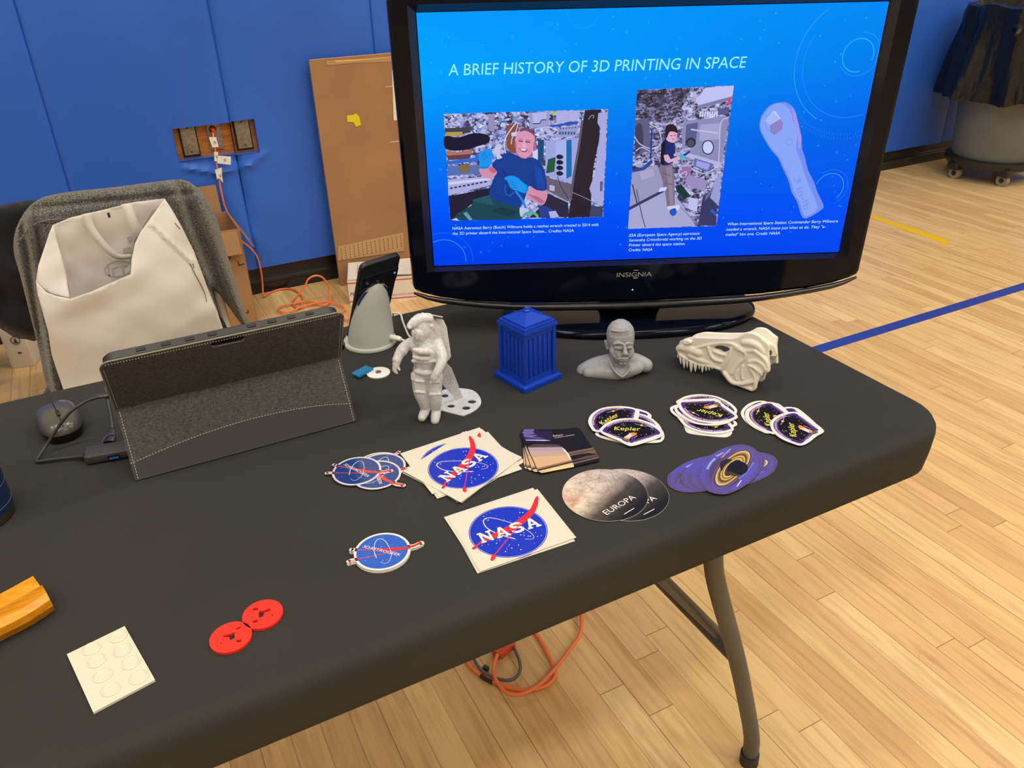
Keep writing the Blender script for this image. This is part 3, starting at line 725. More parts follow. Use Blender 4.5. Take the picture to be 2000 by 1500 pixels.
def _ptop(s, pts, z, mi):
    tr = tessellate_polygon([[Vector((p[0], p[1], 0)) for p in pts]])
    fs = []
    for t_ in tr:
        a, c, d = (pts[i] for i in t_)
        fs.append(tuple(t_) if (c[0]-a[0])*(d[1]-a[1])-(c[1]-a[1])*(d[0]-a[0]) > 0 else tuple(t_)[::-1])
    s.add([(p[0], p[1], z) for p in pts], fs, mi, False)
B.prism_top = _ptop
idc = lambda p: p
CY = (150, 240, 255)
a = Art()
for cxp, cyp, r_, col, wd, a0, a1 in ((1676, 108, 30, (30, 170, 255), .0016, -.3, 5.0), (1679, 106, 39, (20, 150, 250), .0009, -2.6, 1.6), (1672, 122, 118, (30, 150, 250), .0013, 2.2, 4.2), (1672, 122, 102, (26, 140, 246), .0008, 2.6, 5.4), (1620, 366, 27, (60, 150, 255), .0012, -.9, 2.9), (1621, 366, 34, (30, 120, 250), .0008, -1.2, 2.2), (868, 508, 42, (30, 130, 255), .0016, -.1, 2.1), (868, 508, 56, (20, 110, 250), .0008, -.1, 2.0), (1140, 20, 32, (20, 150, 246), .0009, 3.2, 6.0)):
    c_ = scr((cxp, cyp)); e_ = scr((cxp+r_, cyp)); R_ = hypot(e_[0]-c_[0], e_[1]-c_[1])
    pts = [p for p in ellipse(c_[0], c_[1], R_, R_, 40, 0, a0, a1) if abs(p[0]) < scrw-.001 and abs(p[1]) < scrh-.001]
    if len(pts) > 2: a.n += 1; ribbon(a.b, pts, wd, a.z+a.n*1.5e-6, a.mi(E_(col)))
for r_, n_, aa0, aa1 in ((132, 46, 3.6, 5.6), (140, 30, 3.9, 5.3)):
    c_ = scr((1672, 122)); e_ = scr((1672+r_, 122)); R_ = hypot(e_[0]-c_[0], e_[1]-c_[1])
    for k in range(n_):
        an = aa0+(aa1-aa0)*k/n_; p0_ = (c_[0]+R_*cos(an), c_[1]+R_*sin(an)); p1_ = (c_[0]+(R_+.004)*cos(an), c_[1]+(R_+.004)*sin(an))
        if max(p1_[0], p0_[0]) < scrw-.001: ribbon(a.b, [p0_, p1_], .0006, a.z, a.mi(E_((30, 130, 250))))
rnd = random.Random(4)
for i in range(90):
    x, y = rnd.uniform(-.34, .34), rnd.uniform(-.19, .19); a.b.prism_top(ellipse(x, y, .0011*rnd.uniform(.5, 1.4), .0011, 8), a.z, a.mi(E_((24, 150+int(40*(y+.19)/.38), 255))))
def ttext(s, p0_, p1_, h, off=0, shear=0, col=CY):
    q0, q1 = scr(p0_), scr(p1_); a.b.text(s, fit(s, q0, q1, h, off, shear), .0006, a.mi(E_(col)))
ttext('A BRIEF HISTORY OF 3D PRINTING IN SPACE', (876, 147.5), (1454, 132), .0172, -.012, .10)
T2 = (200, 240, 255)
for s, p0_, p1_ in (('NASA Astronaut Barry (Butch) Wilmore holds a ratchet wrench created in 2014 with', (884, 448.5), (1169, 441)), ('the 3D printer aboard the International Space Station... Credits: NASA', (884, 458.5), (1121, 452.5)),
                    ('ESA (European Space Agency) astronaut', (1229, 462), (1366, 458)), ('Samantha Cristoforetti working on the 3D', (1228.5, 471.5), (1370, 467.5)), ('Printer aboard the space station.', (1228, 481), (1338.5, 478)), ('Credits: NASA', (1227.5, 490.5), (1274, 489.5)),
                    ('When International Space Station Commander Barry Wilmore', (1420, 440), (1636, 434)), ('needed a wrench, NASA knew just what to do. They "e-', (1418, 450.5), (1612, 445)), ('mailed" him one. Credit: NASA', (1417, 460.5), (1523, 457.5))):
    ttext(s, p0_, p1_, .0052, .012, .12 if p0_[0] > 1000 else .0, T2)
a.done('slide_graphics', screen)

# wrench picture
k3 = crop(1200, 150, .23338)
a = Art(.0003)
W1, W2, W3 = (134, 164, 248), (160, 150, 232), (112, 140, 240)
out = smooth2([(1400, 212), (1300, 240), (1230, 330), (1215, 430), (1260, 530), (1310, 610), (1370, 680), (1410, 770), (1460, 880), (1480, 960), (1530, 1050), (1560, 1150), (1590, 1185), (1650, 1165), (1735, 1110), (1748, 1070), (1700, 970), (1670, 880), (1620, 780), (1590, 660), (1568, 590), (1565, 500), (1535, 380), (1510, 280), (1460, 225)], 3, True)
a.P(out, W3, k3)
a.P(smooth2([(1400, 222), (1320, 240), (1240, 330), (1224, 430), (1270, 530), (1325, 610), (1385, 680), (1430, 780), (1480, 880), (1500, 960), (1550, 1050), (1580, 1150), (1610, 1165), (1700, 1100), (1650, 960), (1600, 840), (1560, 700), (1520, 600), (1530, 480), (1500, 380), (1470, 280)], 3, True), W1, k3)
a.P([(1475, 240), (1515, 300), (1540, 390), (1562, 500), (1562, 590), (1540, 600), (1530, 480), (1505, 380)], W2, k3)
a.P([(1320, 290), (1395, 350), (1300, 405), (1255, 365)], (158, 184, 252), k3); a.P([(1320, 290), (1345, 285), (1408, 375), (1395, 350)], (190, 200, 255), k3); a.P([(1300, 405), (1395, 350), (1410, 385), (1405, 440), (1335, 490), (1305, 460)], (140, 128, 196), k3)
a.S([(1320, 290), (1265, 350), (1275, 430), (1330, 475)], .0005, (96, 120, 220), k3)
a.S([(x*1.0, y) for x, y in ellipse(1463, 544, 27, 27, 20)]+[(1490, 544)], .0004, (90, 112, 226), k3, 1)
def gl(s, p0_, p1_, h, col): a.n += 1; a.b.text(s, fit(s, scr(k3(p0_)), scr(k3(p1_)), h), a.z+a.n*1.5e-6, a.mi(E_(col)))
gl('3', (1500, 850), (1530, 900), .009, (116, 146, 240)); gl('in-lb', (1520, 940), (1590, 1120), .012, (116, 146, 240))
for i in range(7): a.S([(1530+i*12, 950+i*26), (1575+i*10, 930+i*26)], .0008, (122, 150, 240), k3)
a.done('slide_picture', screen)

# picture 1 : man with gloves in front of cluttered racks
def clutter(name, seed, pal, sc):
    t = NT(name); v = t.obj(); vo = t.n('ShaderNodeTexVoronoi'); vo.inputs['Scale'].default_value = sc; vo.inputs['Randomness'].default_value = 1
    vo.distance = 'MANHATTAN'
    t.l(t.map(v, (1, 1, 1.6), (.3, .2, .5)), vo.inputs['Vector']); s_ = t.sep(vo.outputs['Color'])
    vo2 = t.n('ShaderNodeTexVoronoi'); vo2.inputs['Scale'].default_value = sc*.35; t.l(v, vo2.inputs['Vector']); s2 = t.sep(vo2.outputs['Color'])
    f = t.math('ADD', t.math('MULTIPLY', s_[0], .6), t.math('MULTIPLY', s2[1], .4))
    t.l(t.ramp(f, pal), t.b.inputs['Emission Color']); t.b.inputs['Emission Strength'].default_value = EM; t.b.inputs['Base Color'].default_value = (0, 0, 0, 1); t.b.inputs['Roughness'].default_value = .35
    return t.m
k2 = crop(860, 200, .1733)
a = Art(.0003)
cl1 = clutter('racks_clutter', 1, [(.15, (26, 26, 54)), (.35, (70, 76, 130)), (.5, (150, 154, 206)), (.65, (196, 198, 240)), (.8, (60, 110, 190)), (.95, (220, 220, 250))], 190)
def PM(pts, m_, cr): a.n += 1; a.b.prism_top([scr(cr(p)) for p in pts], a.z+a.n*1.5e-6, a.mi(m_))
PM([(38, 130), (1890, 75), (1835, 1290), (112, 1335)], cl1, k2)
P_ = lambda pts, c: a.P(pts, c, k2)
S_ = lambda pts, w_, c: a.S(pts, w_*.00014, c, k2)
P_([(50, 290), (340, 280), (340, 340), (60, 350)], (60, 60, 80)); P_([(60, 335), (250, 330), (250, 375), (62, 380)], (176, 150, 80))
P_(smooth2([(52, 380), (200, 395), (380, 345), (540, 370), (545, 450), (400, 500), (250, 540), (62, 525)], 3, True), (14, 16, 50))
P_(smooth2([(75, 540), (190, 560), (350, 530), (330, 580), (180, 610), (80, 600)], 3, True), (176, 110, 90)); P_([(80, 600), (350, 580), (330, 640), (85, 650)], (90, 60, 80))
P_([(75, 665), (390, 620), (430, 560), (440, 660), (80, 700)], (36, 104, 206)); P_([(80, 720), (440, 700), (445, 800), (82, 830)], (84, 110, 176))
P_(smooth2([(215, 720), (270, 690), (330, 710), (335, 770), (280, 800), (225, 780)], 3, True), (120, 104, 80))
P_([(85, 870), (575, 830), (575, 930), (90, 1050)], (170, 170, 222)); P_([(88, 900), (560, 850), (560, 872), (90, 930)], (206, 206, 246))
for i in range(9): P_([(110+48*i, 960-9*i), (140+48*i, 955-9*i), (140+48*i, 972-9*i), (110+48*i, 978-9*i)], (40, 40, 80))
P_([(95, 1060), (570, 960), (575, 1100), (350, 1150), (115, 1330)], (28, 26, 54))
P_([(1010, 115), (1230, 100), (1225, 270), (1010, 290)], (150, 154, 206)); P_([(1040, 120), (1200, 108), (1190, 200), (1140, 190), (1120, 240), (1045, 230)], (176, 180, 232)); S_([(1045, 240), (1120, 235), (1140, 200), (1195, 195)], 10, (40, 40, 90))
P_([(1300, 95), (1580, 90), (1550, 200), (1310, 240)], (172, 172, 226)); P_([(1250, 100), (1310, 98), (1300, 130), (1255, 132)], (150, 200, 60))
S_([(1240, 270), (1550, 225)], 22, (24, 76, 190)); P_([(1320, 290), (1550, 250), (1545, 380), (1315, 395)], (146, 156, 212))
for i in range(6): P_([(1340+32*i, 330), (1360+32*i, 328), (1360+32*i, 362), (1340+32*i, 364)], (70, 76, 120)); P_([(1345+34*i, 290-3*i), (1360+34*i, 288-3*i), (1360+34*i, 305-3*i), (1345+34*i, 306-3*i)], (120, 60, 70))
P_([(740, 260), (890, 240), (880, 380), (850, 570), (800, 570), (745, 500)], (132, 76, 60)); P_([(540, 130), (610, 130), (612, 330), (545, 320)], (150, 140, 180)); P_([(800, 340), (880, 330), (860, 380), (800, 380)], (200, 196, 236))
S_([(860, 220), (790, 310), (735, 400), (720, 480), (735, 570)], 12, (206, 206, 246)); S_([(880, 230), (850, 330), (810, 400), (800, 470)], 10, (200, 200, 240)); S_([(1060, 300), (1240, 280), (1290, 330), (1180, 370), (1080, 400)], 16, (180, 184, 230))
P_([(1190, 430), (1560, 400), (1480, 920), (1180, 820)], (156, 162, 220)); P_([(1100, 420), (1170, 420), (1160, 690), (1100, 660)], (24, 70, 120)); P_([(1040, 540), (1100, 530), (1095, 650), (1042, 640)], (200, 204, 240))
P_([(1420, 425), (1480, 420), (1480, 830), (1420, 860)], (14, 104, 176)); P_([(1300, 440), (1420, 425), (1415, 850), (1310, 820)], (166, 178, 236))
for i in range(4): P_(smooth2([(1310, 600+62*i), (1340, 585+62*i), (1380, 600+62*i), (1380, 630+62*i), (1340, 640+62*i), (1312, 628+62*i)], 2, True), (26, 26, 50))
P_([(1215, 640), (1300, 615), (1285, 780), (1190, 800)], (30, 84, 64))
P_([(1190, 840), (1490, 930), (1440, 1130), (1200, 1000)], (100, 92, 110)); P_([(1230, 930), (1290, 940), (1285, 1000), (1232, 990)], (180, 180, 220)); S_([(1205, 1000), (1440, 1125)], 14, (160, 160, 200))
P_([(1200, 1020), (1440, 1130), (1450, 1290), (1000, 1300), (1160, 1150)], (40, 38, 64))
P_([(1630, 85), (1810, 80), (1790, 420), (1730, 700), (1700, 1000), (1700, 1290), (1440, 1300), (1500, 900), (1560, 500)], (36, 30, 44)); S_([(1600, 200), (1560, 500), (1500, 850), (1470, 1100)], 26, (92, 84, 100)); S_([(1320, 830), (1360, 950), (1440, 1080), (1490, 1190)], 7, (36, 34, 60)); S_([(1480, 1010), (1620, 1070), (1820, 1170)], 8, (130, 130, 160))
P_([(1780, 120), (1880, 110), (1835, 1160), (1720, 1100), (1680, 970), (1740, 800), (1770, 560), (1810, 300), (1770, 230)], (166, 166, 222)); P_([(1800, 890), (1835, 890), (1825, 1000), (1798, 1000)], (90, 90, 140)); P_([(1700, 1160), (1830, 1180), (1830, 1290), (1680, 1290)], (60, 64, 104))
S_([(1670, 190), (1700, 150), (1730, 150), (1720, 180)], 8, (150, 150, 190))
# the man
P_([(120, 1330), (200, 1250), (350, 1160), (380, 1100), (560, 1040), (900, 1170), (930, 1300), (900, 1320)], (20, 68, 84)); P_([(350, 1100), (560, 1040), (600, 1160), (420, 1130)], (30, 84, 98)); P_([(560, 1220), (700, 1180), (880, 1230), (780, 1290)], (14, 54, 72)); P_([(255, 1245), (300, 1235), (365, 1320), (325, 1330)], (110, 144, 176)); P_([(120, 1325), (180, 1300), (210, 1330)], (190, 196, 230))
SK, SK2 = (206, 142, 170), (176, 104, 138)
P_(smooth2([(445, 740), (540, 710), (600, 720), (650, 770), (590, 850), (500, 850), (450, 800)], 3, True), SK); P_([(560, 720), (650, 770), (600, 800), (545, 760)], SK2)
P_(smooth2([(960, 950), (1060, 940), (1200, 990), (1190, 1110), (1140, 1155), (1040, 1110), (960, 1040)], 3, True), SK); P_([(980, 1030), (1060, 1090), (1140, 1140), (1180, 1120), (1100, 1060)], SK2)
P_(smooth2([(580, 710), (660, 610), (760, 565), (850, 590), (940, 635), (1040, 620), (1140, 690), (1190, 840), (1195, 985), (1080, 985), (1000, 940), (960, 1060), (890, 1180), (760, 1150), (560, 1060), (590, 880), (640, 780)], 3, True), (8, 58, 146))
P_([(1050, 700), (1140, 760), (1180, 960), (1090, 970), (1080, 840)], (12, 70, 164)); S_([(700, 760), (780, 900), (760, 1050)], 16, (6, 44, 122)); S_([(1060, 760), (1040, 870), (1070, 960)], 12, (6, 46, 124)); S_([(850, 600), (940, 638), (1040, 622)], 10, (6, 42, 116))
P_([(850, 540), (1040, 560), (1030, 610), (940, 632), (855, 595)], SK2)
P_(smooth2([(960, 285), (880, 320), (842, 420), (850, 520), (880, 590), (940, 622), (1000, 600), (1045, 530), (1065, 420), (1040, 330)], 4, True), (214, 150, 180)); P_(smooth2([(900, 300), (960, 282), (1030, 310), (1062, 380), (1030, 350), (960, 318), (900, 330)], 3, True), (110, 70, 110)); P_(smooth2([(1055, 440), (1085, 470), (1070, 540), (1045, 540)], 3, True), SK2); P_(smooth2([(845, 430), (835, 470), (850, 520), (860, 480)], 3, True), SK2)
P_([(880, 425), (930, 432), (928, 446), (882, 440)], (90, 50, 90)); P_([(960, 435), (1015, 442), (1012, 455), (962, 450)], (90, 50, 90)); P_([(885, 405), (930, 412), (930, 418), (885, 412)], (150, 96, 126)); P_([(965, 418), (1015, 424), (1015, 430), (965, 424)], (150, 96, 126))
P_(smooth2([(942, 440), (930, 490), (945, 505), (965, 495)], 3, True), (232, 172, 198)); P_(smooth2([(885, 515), (940, 530), (990, 525), (960, 560), (915, 552)], 3, True), (150, 74, 104)); P_([(900, 524), (975, 530), (950, 545), (915, 540)], (236, 226, 250)); S_([(880, 500), (872, 530), (890, 560)], 5, SK2); S_([(1000, 505), (1010, 535), (985, 570)], 5, SK2)
P_(smooth2([(700, 640-20), (640, 640), (630, 560), (560, 600), (600, 540), (640, 470), (680, 470), (690, 510), (660, 540), (680, 600)], 2, True), (200, 196, 230))
GL, GL2 = (14, 146, 236), (8, 112, 206)
P_(smooth2([(435, 600), (450, 560), (500, 530), (545, 520), (575, 545), (605, 600), (580, 660), (540, 740), (450, 745), (440, 680)], 3, True), GL); S_([(470, 590), (510, 560)], 8, GL2); S_([(460, 620), (520, 580)], 8, GL2); S_([(480, 650), (540, 600), (560, 570)], 8, GL2); S_([(450, 735), (545, 730)], 10, GL2)
P_(smooth2([(720, 855), (780, 825), (860, 840), (930, 900), (990, 950), (985, 1000), (960, 1025), (880, 1000), (800, 970), (770, 920), (750, 880)], 3, True), GL); S_([(750, 870), (830, 900)], 8, GL2); S_([(770, 910), (850, 940)], 8, GL2); S_([(800, 950), (870, 965)], 8, GL2); S_([(985, 940), (960, 1025)], 10, GL2)
S_([(740, 930), (725, 980), (750, 1040), (800, 1040), (840, 1000)], 9, (10, 110, 200)); S_([(850, 1000), (910, 1080), (950, 1160), (985, 1230)], 26, (20, 130, 226))
P_(smooth2([(900, 1180), (960, 1190), (1000, 1220), (920, 1290), (895, 1250)], 3, True), (190, 196, 240)); a.n += 1; ribbon(a.b, [scr(k2(p)) for p in ellipse(1015, 1295, 80, 55, 16, 0, pi, 2*pi)], .0045, a.z+a.n*1.5e-6, a.mi(E_((80, 176, 140))))
P_([(1100, 1160), (1200, 1170), (1300, 1230), (1340, 1300), (1130, 1300)], (40, 60, 140)); P_([(1220, 1230), (1300, 1220), (1340, 1290), (1240, 1300)], (170, 176, 230))
a.done('slide_picture', screen)

# picture 2 : woman standing in the module
a = Art(.0003)
cl2 = clutter('module_clutter', 2, [(.2, (30, 30, 60)), (.38, (84, 88, 140)), (.5, (130, 130, 176)), (.66, (170, 170, 214)), (.85, (200, 200, 240)), (1, (110, 120, 180))], 230)
cl3 = clutter('dark_clutter', 3, [(.2, (14, 14, 34)), (.4, (40, 42, 76)), (.6, (80, 80, 120)), (.85, (140, 142, 190)), (1, (60, 66, 110))], 260)
P_ = lambda pts, c: a.P(pts, c, k3); S_ = lambda pts, w_, c: a.S(pts, w_*.00019, c, k3)
PM([(193, 110), (1000, 72), (853, 1248), (113, 1273)], cl2, k3)
PM([(193, 110), (640, 90), (600, 200), (480, 380), (330, 380), (172, 330)], cl3, k3)
P_([(760, 90), (1000, 74), (985, 170), (700, 240), (680, 200)], (190, 192, 240)); P_([(700, 240), (990, 160), (985, 190), (700, 270)], (120, 124, 176)); P_([(950, 180), (985, 175), (970, 225), (945, 235)], (214, 70, 120)); P_([(860, 270), (960, 250), (955, 310), (865, 320)], (90, 84, 140))
for i in range(8): P_([(715+20*i, 290), (727+20*i, 288), (722+20*i, 335), (710+20*i, 337)], (206, 208, 246))
P_([(172, 360), (290, 340), (300, 600), (170, 680)], (92, 92, 130)); P_(smooth2([(175, 420), (230, 400), (240, 560), (180, 660)], 2, True), (60, 60, 96))
P_([(580, 370), (960, 330), (900, 720), (560, 620)], (136, 138, 184)); P_([(600, 400), (700, 380), (680, 560), (590, 580)], (90, 92, 140)); P_([(720, 400), (900, 385), (880, 520), (710, 540)], (160, 162, 206)); S_([(640, 440), (860, 470)], 12, (190, 190, 236))
a.P(ellipse(640, 550, 42, 42, 20), (40, 42, 66), k3); a.P(ellipse(640, 555, 28, 30, 20), (72, 74, 104), k3); a.P(ellipse(782, 590, 52, 62, 24), (60, 60, 92), k3); a.P(ellipse(782, 590, 42, 52, 24), (196, 204, 250), k3)
P_([(560, 620), (900, 720), (890, 760), (560, 660)], (176, 178, 222)); P_([(670, 680), (830, 730), (800, 800), (660, 750)], (104, 104, 160)); P_([(690, 700), (800, 730), (780, 780), (680, 745)], (150, 160, 230)); P_([(560, 740), (650, 770), (620, 840), (530, 800)], (150, 110, 170)); P_([(620, 820), (780, 870), (750, 960), (590, 900)], (150, 140, 190))
P_([(150, 780), (360, 740), (420, 880), (400, 950), (125, 1110)], (150, 150, 190)); P_([(125, 1110), (400, 960), (460, 930), (560, 1060), (680, 1250), (113, 1273)], (164, 166, 208)); P_([(125, 1090), (410, 940), (412, 965), (122, 1118)], (50, 54, 100)); P_([(210, 790), (320, 770), (335, 830), (225, 865)], (170, 164, 200)); P_([(150, 770), (240, 755), (310, 690), (320, 720), (250, 780), (150, 800)], (40, 66, 150))
S_([(185, 940), (230, 1160), (260, 1260)], 8, (70, 72, 120)); S_([(150, 900), (190, 1060)], 10, (40, 40, 80)); S_([(530, 1070), (640, 1180), (680, 1250)], 7, (120, 122, 170))
P_([(740, 1000), (860, 900), (853, 1248), (700, 1240)], (50, 54, 100)); P_([(630, 1010), (700, 1020), (690, 1130), (610, 1100)], (186, 192, 240)); P_([(760, 1000), (870, 860), (880, 880), (760, 1040)], (100, 104, 150)); P_([(860, 830), (900, 800), (870, 1080), (800, 1010)], (150, 156, 210)); P_([(510, 910), (560, 900), (640, 1000), (590, 1020), (520, 960)], (20, 50, 60)); P_([(820, 1100), (855, 1150), (850, 1170), (800, 1120)], (40, 90, 200))
for pts in ([(640, 600), (560, 620), (520, 700), (560, 780)], [(640, 740), (560, 750), (540, 820), (590, 840), (600, 790), (540, 830)], [(640, 760), (740, 810), (820, 780), (870, 740)], [(960, 340), (890, 380), (880, 560), (870, 740)], [(170, 500), (210, 560), (300, 600), (370, 590)], [(180, 620), (230, 590), (300, 620), (310, 560)], [(300, 400), (370, 440), (390, 560), (310, 600)]): S_(pts, 8, (190, 190, 234))
P_([(305, 440), (320, 440), (310, 690), (295, 690)], (30, 56, 140))
# woman
P_([(380, 740), (480, 720), (500, 800), (505, 1080), (440, 1095), (430, 1000), (400, 860), (372, 780)], (120, 108, 132)); P_([(430, 760), (480, 745), (495, 1070), (465, 1085), (450, 900)], (140, 128, 150)); S_([(400, 800), (470, 830)], 6, (92, 80, 104)); S_([(420, 890), (490, 900)], 6, (92, 80, 104))
P_([(440, 1085), (540, 1070), (550, 1090), (530, 1120), (450, 1110)], (206, 204, 240)); P_(smooth2([(470, 1110), (510, 1100), (520, 1140), (490, 1165), (462, 1140)], 3, True), (20, 86, 196)); P_([(380, 930), (440, 920), (430, 950), (370, 965)], (210, 210, 246))
P_(smooth2([(400, 580), (430, 530), (500, 540), (508, 640), (490, 720), (400, 740), (385, 660)], 2, True), (14, 40, 110)); P_([(390, 560), (430, 520), (415, 740), (385, 730)], (10, 16, 40))
P_([(412, 655), (450, 650), (470, 690), (545, 660), (560, 690), (450, 722), (420, 700)], (214, 170, 200)); P_([(495, 645), (550, 635), (545, 655), (495, 665)], (200, 156, 190)); P_(smooth2([(540, 655), (590, 640), (595, 670), (555, 690)], 2, True), (60, 180, 214)); P_([(575, 650), (630, 615), (635, 630), (590, 665)], (30, 60, 130))
P_(smooth2([(430, 480), (460, 450), (515, 455), (522, 510), (500, 550), (450, 540), (430, 510)], 3, True), (222, 168, 202)); P_(smooth2([(425, 440), (440, 405), (480, 396), (520, 420), (528, 470), (500, 460), (460, 462), (436, 515), (424, 480)], 3, True), (36, 24, 44))
P_([(468, 490), (485, 488), (485, 494), (468, 496)], (60, 30, 60)); P_([(500, 488), (514, 487), (514, 493), (500, 494)], (60, 30, 60)); P_([(478, 520), (506, 516), (492, 528)], (176, 80, 120))
a.done('slide_picture', screen)

# ================================================================== tablet in a folio
def fabric(name, lo, hi, sc=1.0):
    t = NT(name); v = t.obj()
    a1 = t.noise(t.map(v, (180*sc, 1400*sc, 1400*sc)), 1, 3, .6); a2 = t.noise(t.map(v, (1400*sc, 180*sc, 180*sc)), 1, 3, .6)
    f = t.math('ADD', t.math('MULTIPLY', a1, .6), t.math('MULTIPLY', a2, .4))
    t.l(t.ramp(f, [(.38, lo), (.62, hi)]), t.b.inputs['Base Color']); t.b.inputs['Roughness'].default_value = .85; t.b.inputs['Specular IOR Level'].default_value = .2
    t.bump(f, .3, .0004); return t.m
FAB = fabric('grey_weave', (52, 52, 52), (98, 97, 92)); SMO = M('smooth_cover', (62, 62, 64), .7, spec=.3, bump=.1, bscale=900, bdist=.0002)
STI = M('stitch_thread', (206, 204, 190), .7); PIP = M('edge_piping', (128, 124, 108), .6); BUMP = M('bumper_rubber', (40, 41, 40), .38, spec=.5)
ta = empty('tablet', (.095, 1.04, TZ), 'tablet seen from behind in a dark grey fabric folio case, propped on its folding stand', 'tablet')
TB = Matrix.Translation((-.095, -1.04, -TZ))
XL, XR = -.057, .246
FZ = Vector((0, 1.045, .827)); TPt = Vector((0, .990, .920)); U = (TPt-FZ).normalized(); NN = Vector((1, 0, 0)).cross(U)
TM = Matrix((Vector((1, 0, 0)), U, NN)).transposed().to_4x4(); TM.translation = FZ; TT = TB @ TM
ct = crop(180, 580, .27)
def onT(p, o=FZ, U_=U, N_=NN): q = atpl(*ct(p), o, N_)-o; return (q.x, q.dot(U_))
Hh = (TPt-FZ).length; Hb = -.098
# rubber bumper + tablet
b = B(); ol = rrect(XL+.004, XR-.004, Hb, Hh-.003, .014)
b.loft([[(x, y, z) for x, y in q] for q, z in ((inset(ol, .004), -.0022), (ol, -.005), (ol, -.015), (inset(ol, .003), -.018), (inset(ol, .006), -.0185))], 0, True, TT)
b.build('bumper', BUMP, ta)
for cx in (325, 495, 660, 820, 1108, 1262, 1408, 1552):
    b = B(); b.box((XL+(cx-40)/1760*(XR-XL), Hh-.0026, -.0105), (.011, .0016, .0045), 0, TT, .001); b.build('bumper_vent', M('vent_black', (14, 14, 15), .5), ta)
b = B(); ig = inset(ol, .008); b.loft([[(x, y, z) for x, y in ig] for z in (-.0186, -.019)], 0, True, TT); b.build('display_glass', M('display_black', (10, 10, 12), .08), ta)
# upper fabric panel with camera slot
up = rrect(XL, XR, -.001, Hh, .012); up = [(x, y if y > .02 else -.001) for x, y in up]
slot = [onT(p) for p in ((855, 345), (870, 318), (900, 305), (1070, 275), (1100, 280), (1105, 300), (1085, 318), (900, 358), (868, 360))]
b = B(); b.prism(up, -.002, .0008, 0, [slot], TT, 1); b.build('cover_panel', [FAB, PIP], ta)
b = B(); ribbon(b, inset(up, -.0006)+[inset(up, -.0006)[0]], .0016, .001, 0)
for i in range(len(b.v)): b.v[i] = tuple(TT @ Vector(b.v[i]))
b.build('piping', PIP, ta)
b = B(); c_ = (sum(p[0] for p in slot)/len(slot), sum(p[1] for p in slot)/len(slot)); b.prism([(c_[0]+(p[0]-c_[0])*.96, c_[1]+(p[1]-c_[1])*.96) for p in slot], -.0021, -.0012, 0, (), TT); b.build('camera_window', M('lens_glass', (12, 14, 30), .08), ta)
# lower stand panel
LB = Vector((0, 1.000, TZ+.0012)); U2 = (FZ-LB).normalized(); N2 = Vector((1, 0, 0)).cross(U2); TM2 = Matrix((Vector((1, 0, 0)), U2, N2)).transposed().to_4x4(); TM2.translation = LB; T2_ = TB @ TM2
H2 = (FZ-LB).length
curve = smooth2([onT(p, LB, U2, N2) for p in ((285, 1203), (500, 1110), (720, 1020), (1000, 925), (1200, 870), (1450, 815), (1700, 780), (1872, 772))], 4)
curve[0] = (XL, curve[0][1]); curve[-1] = (XR, curve[-1][1])
b = B(); b.prism(curve+[(XR, H2), (XL, H2)], -.002, .001, 0, (), T2_, 1); b.build('stand_panel', [FAB, SMO], ta)
b = B(); b.prism([(XL, 0), (XR, 0)]+curve[::-1], -.002, .0012, 0, (), T2_); b.build('stand_foot', SMO, ta)
b = B()
def stitches(pts, T_, z, L=.0024, gap=.0016, wd=.0006):
    acc = 0; pos = 0
    P = [Vector((p[0], p[1], 0)) for p in pts]; tot = sum((P[i+1]-P[i]).length for i in range(len(P)-1)); s_ = 0
    def at(d):
        for i in range(len(P)-1):
            l = (P[i+1]-P[i]).length
            if d <= l or i == len(P)-2: return P[i]+(P[i+1]-P[i])*min(1, d/l)
            d -= l
    while s_+L < tot:
        p, q = at(s_), at(s_+L); d = (q-p); a_ = atan2(d.y, d.x)
        b.box((0, 0, 0), (L, wd, .0005), 0, T_ @ Matrix.Translation((*((p+q)/2).xy, z)) @ Matrix.Rotation(a_, 4, 'Z')); s_ += L+gap
stitches(curve, T2_, .0015); stitches([(XL+.004, 0.002), (XL+.004, H2-.002)], T2_, .0015); stitches([(XR-.004, .002), (XR-.004, H2-.002)], T2_, .0015)
stitches([(XL+.006, Hh-.004), (XR-.006, Hh-.004)], TT, .0011, .0018, .0016, .0004); stitches([(XR-.003, 0.004), (XR-.003, Hh-.012)], TT, .0011, .0018, .0016, .0004); stitches([(XL+.003, 0.004), (XL+.003, Hh-.012)], TT, .0011, .0018, .0016, .0004)
b.build('stitching', STI, ta)
b = B(); b.tube([(XR-.002, .022, -.006), (XR+.006, .024, -.006), (XR+.0065, .02, -.006), (XR+.006, .012, -.006), (XR-.002, .010, -.006)], .0012, 0, 8, 3, T=TT, flat=3.0); b.build('pen_loop', BLKP, ta)

# ---- hub and cables
c7 = crop(0, 740, .18)
HUBM = M('hub_shell', (58, 58, 62), .45, spec=.5); CAB = M('black_cable', (52, 52, 52), .5)
h0 = atz(168, 911, TZ+.001); h1 = atz(252, 896, TZ+.001); hx = (h1-h0).normalized(); ha = atan2(hx.y, hx.x)
hb = empty('usb_hub', tuple(h0), 'dark grey hub with a blue port and black cable, half hidden by the tablet case', 'usb hub', rz=ha)
b = B(); b.box((.052, .016, .0075), (.105, .031, .013), 0, None, .004); b.build('shell', HUBM, hb)
b = B(); b.box((.037, 0.0004, .007), (.0145, .003, .0062)); q = b.build('port', M('port_black', (16, 18, 24), .4), hb)
b = B(); b.box((.037, -.0008, .0062), (.012, .001, .003)); b.build('port_tongue', M('port_blue', (38, 110, 190), .4), q)
b = B(); b.box((.086, 0.0004, .007), (.013, .003, .0055)); b.build('port', M('port_black'), hb)
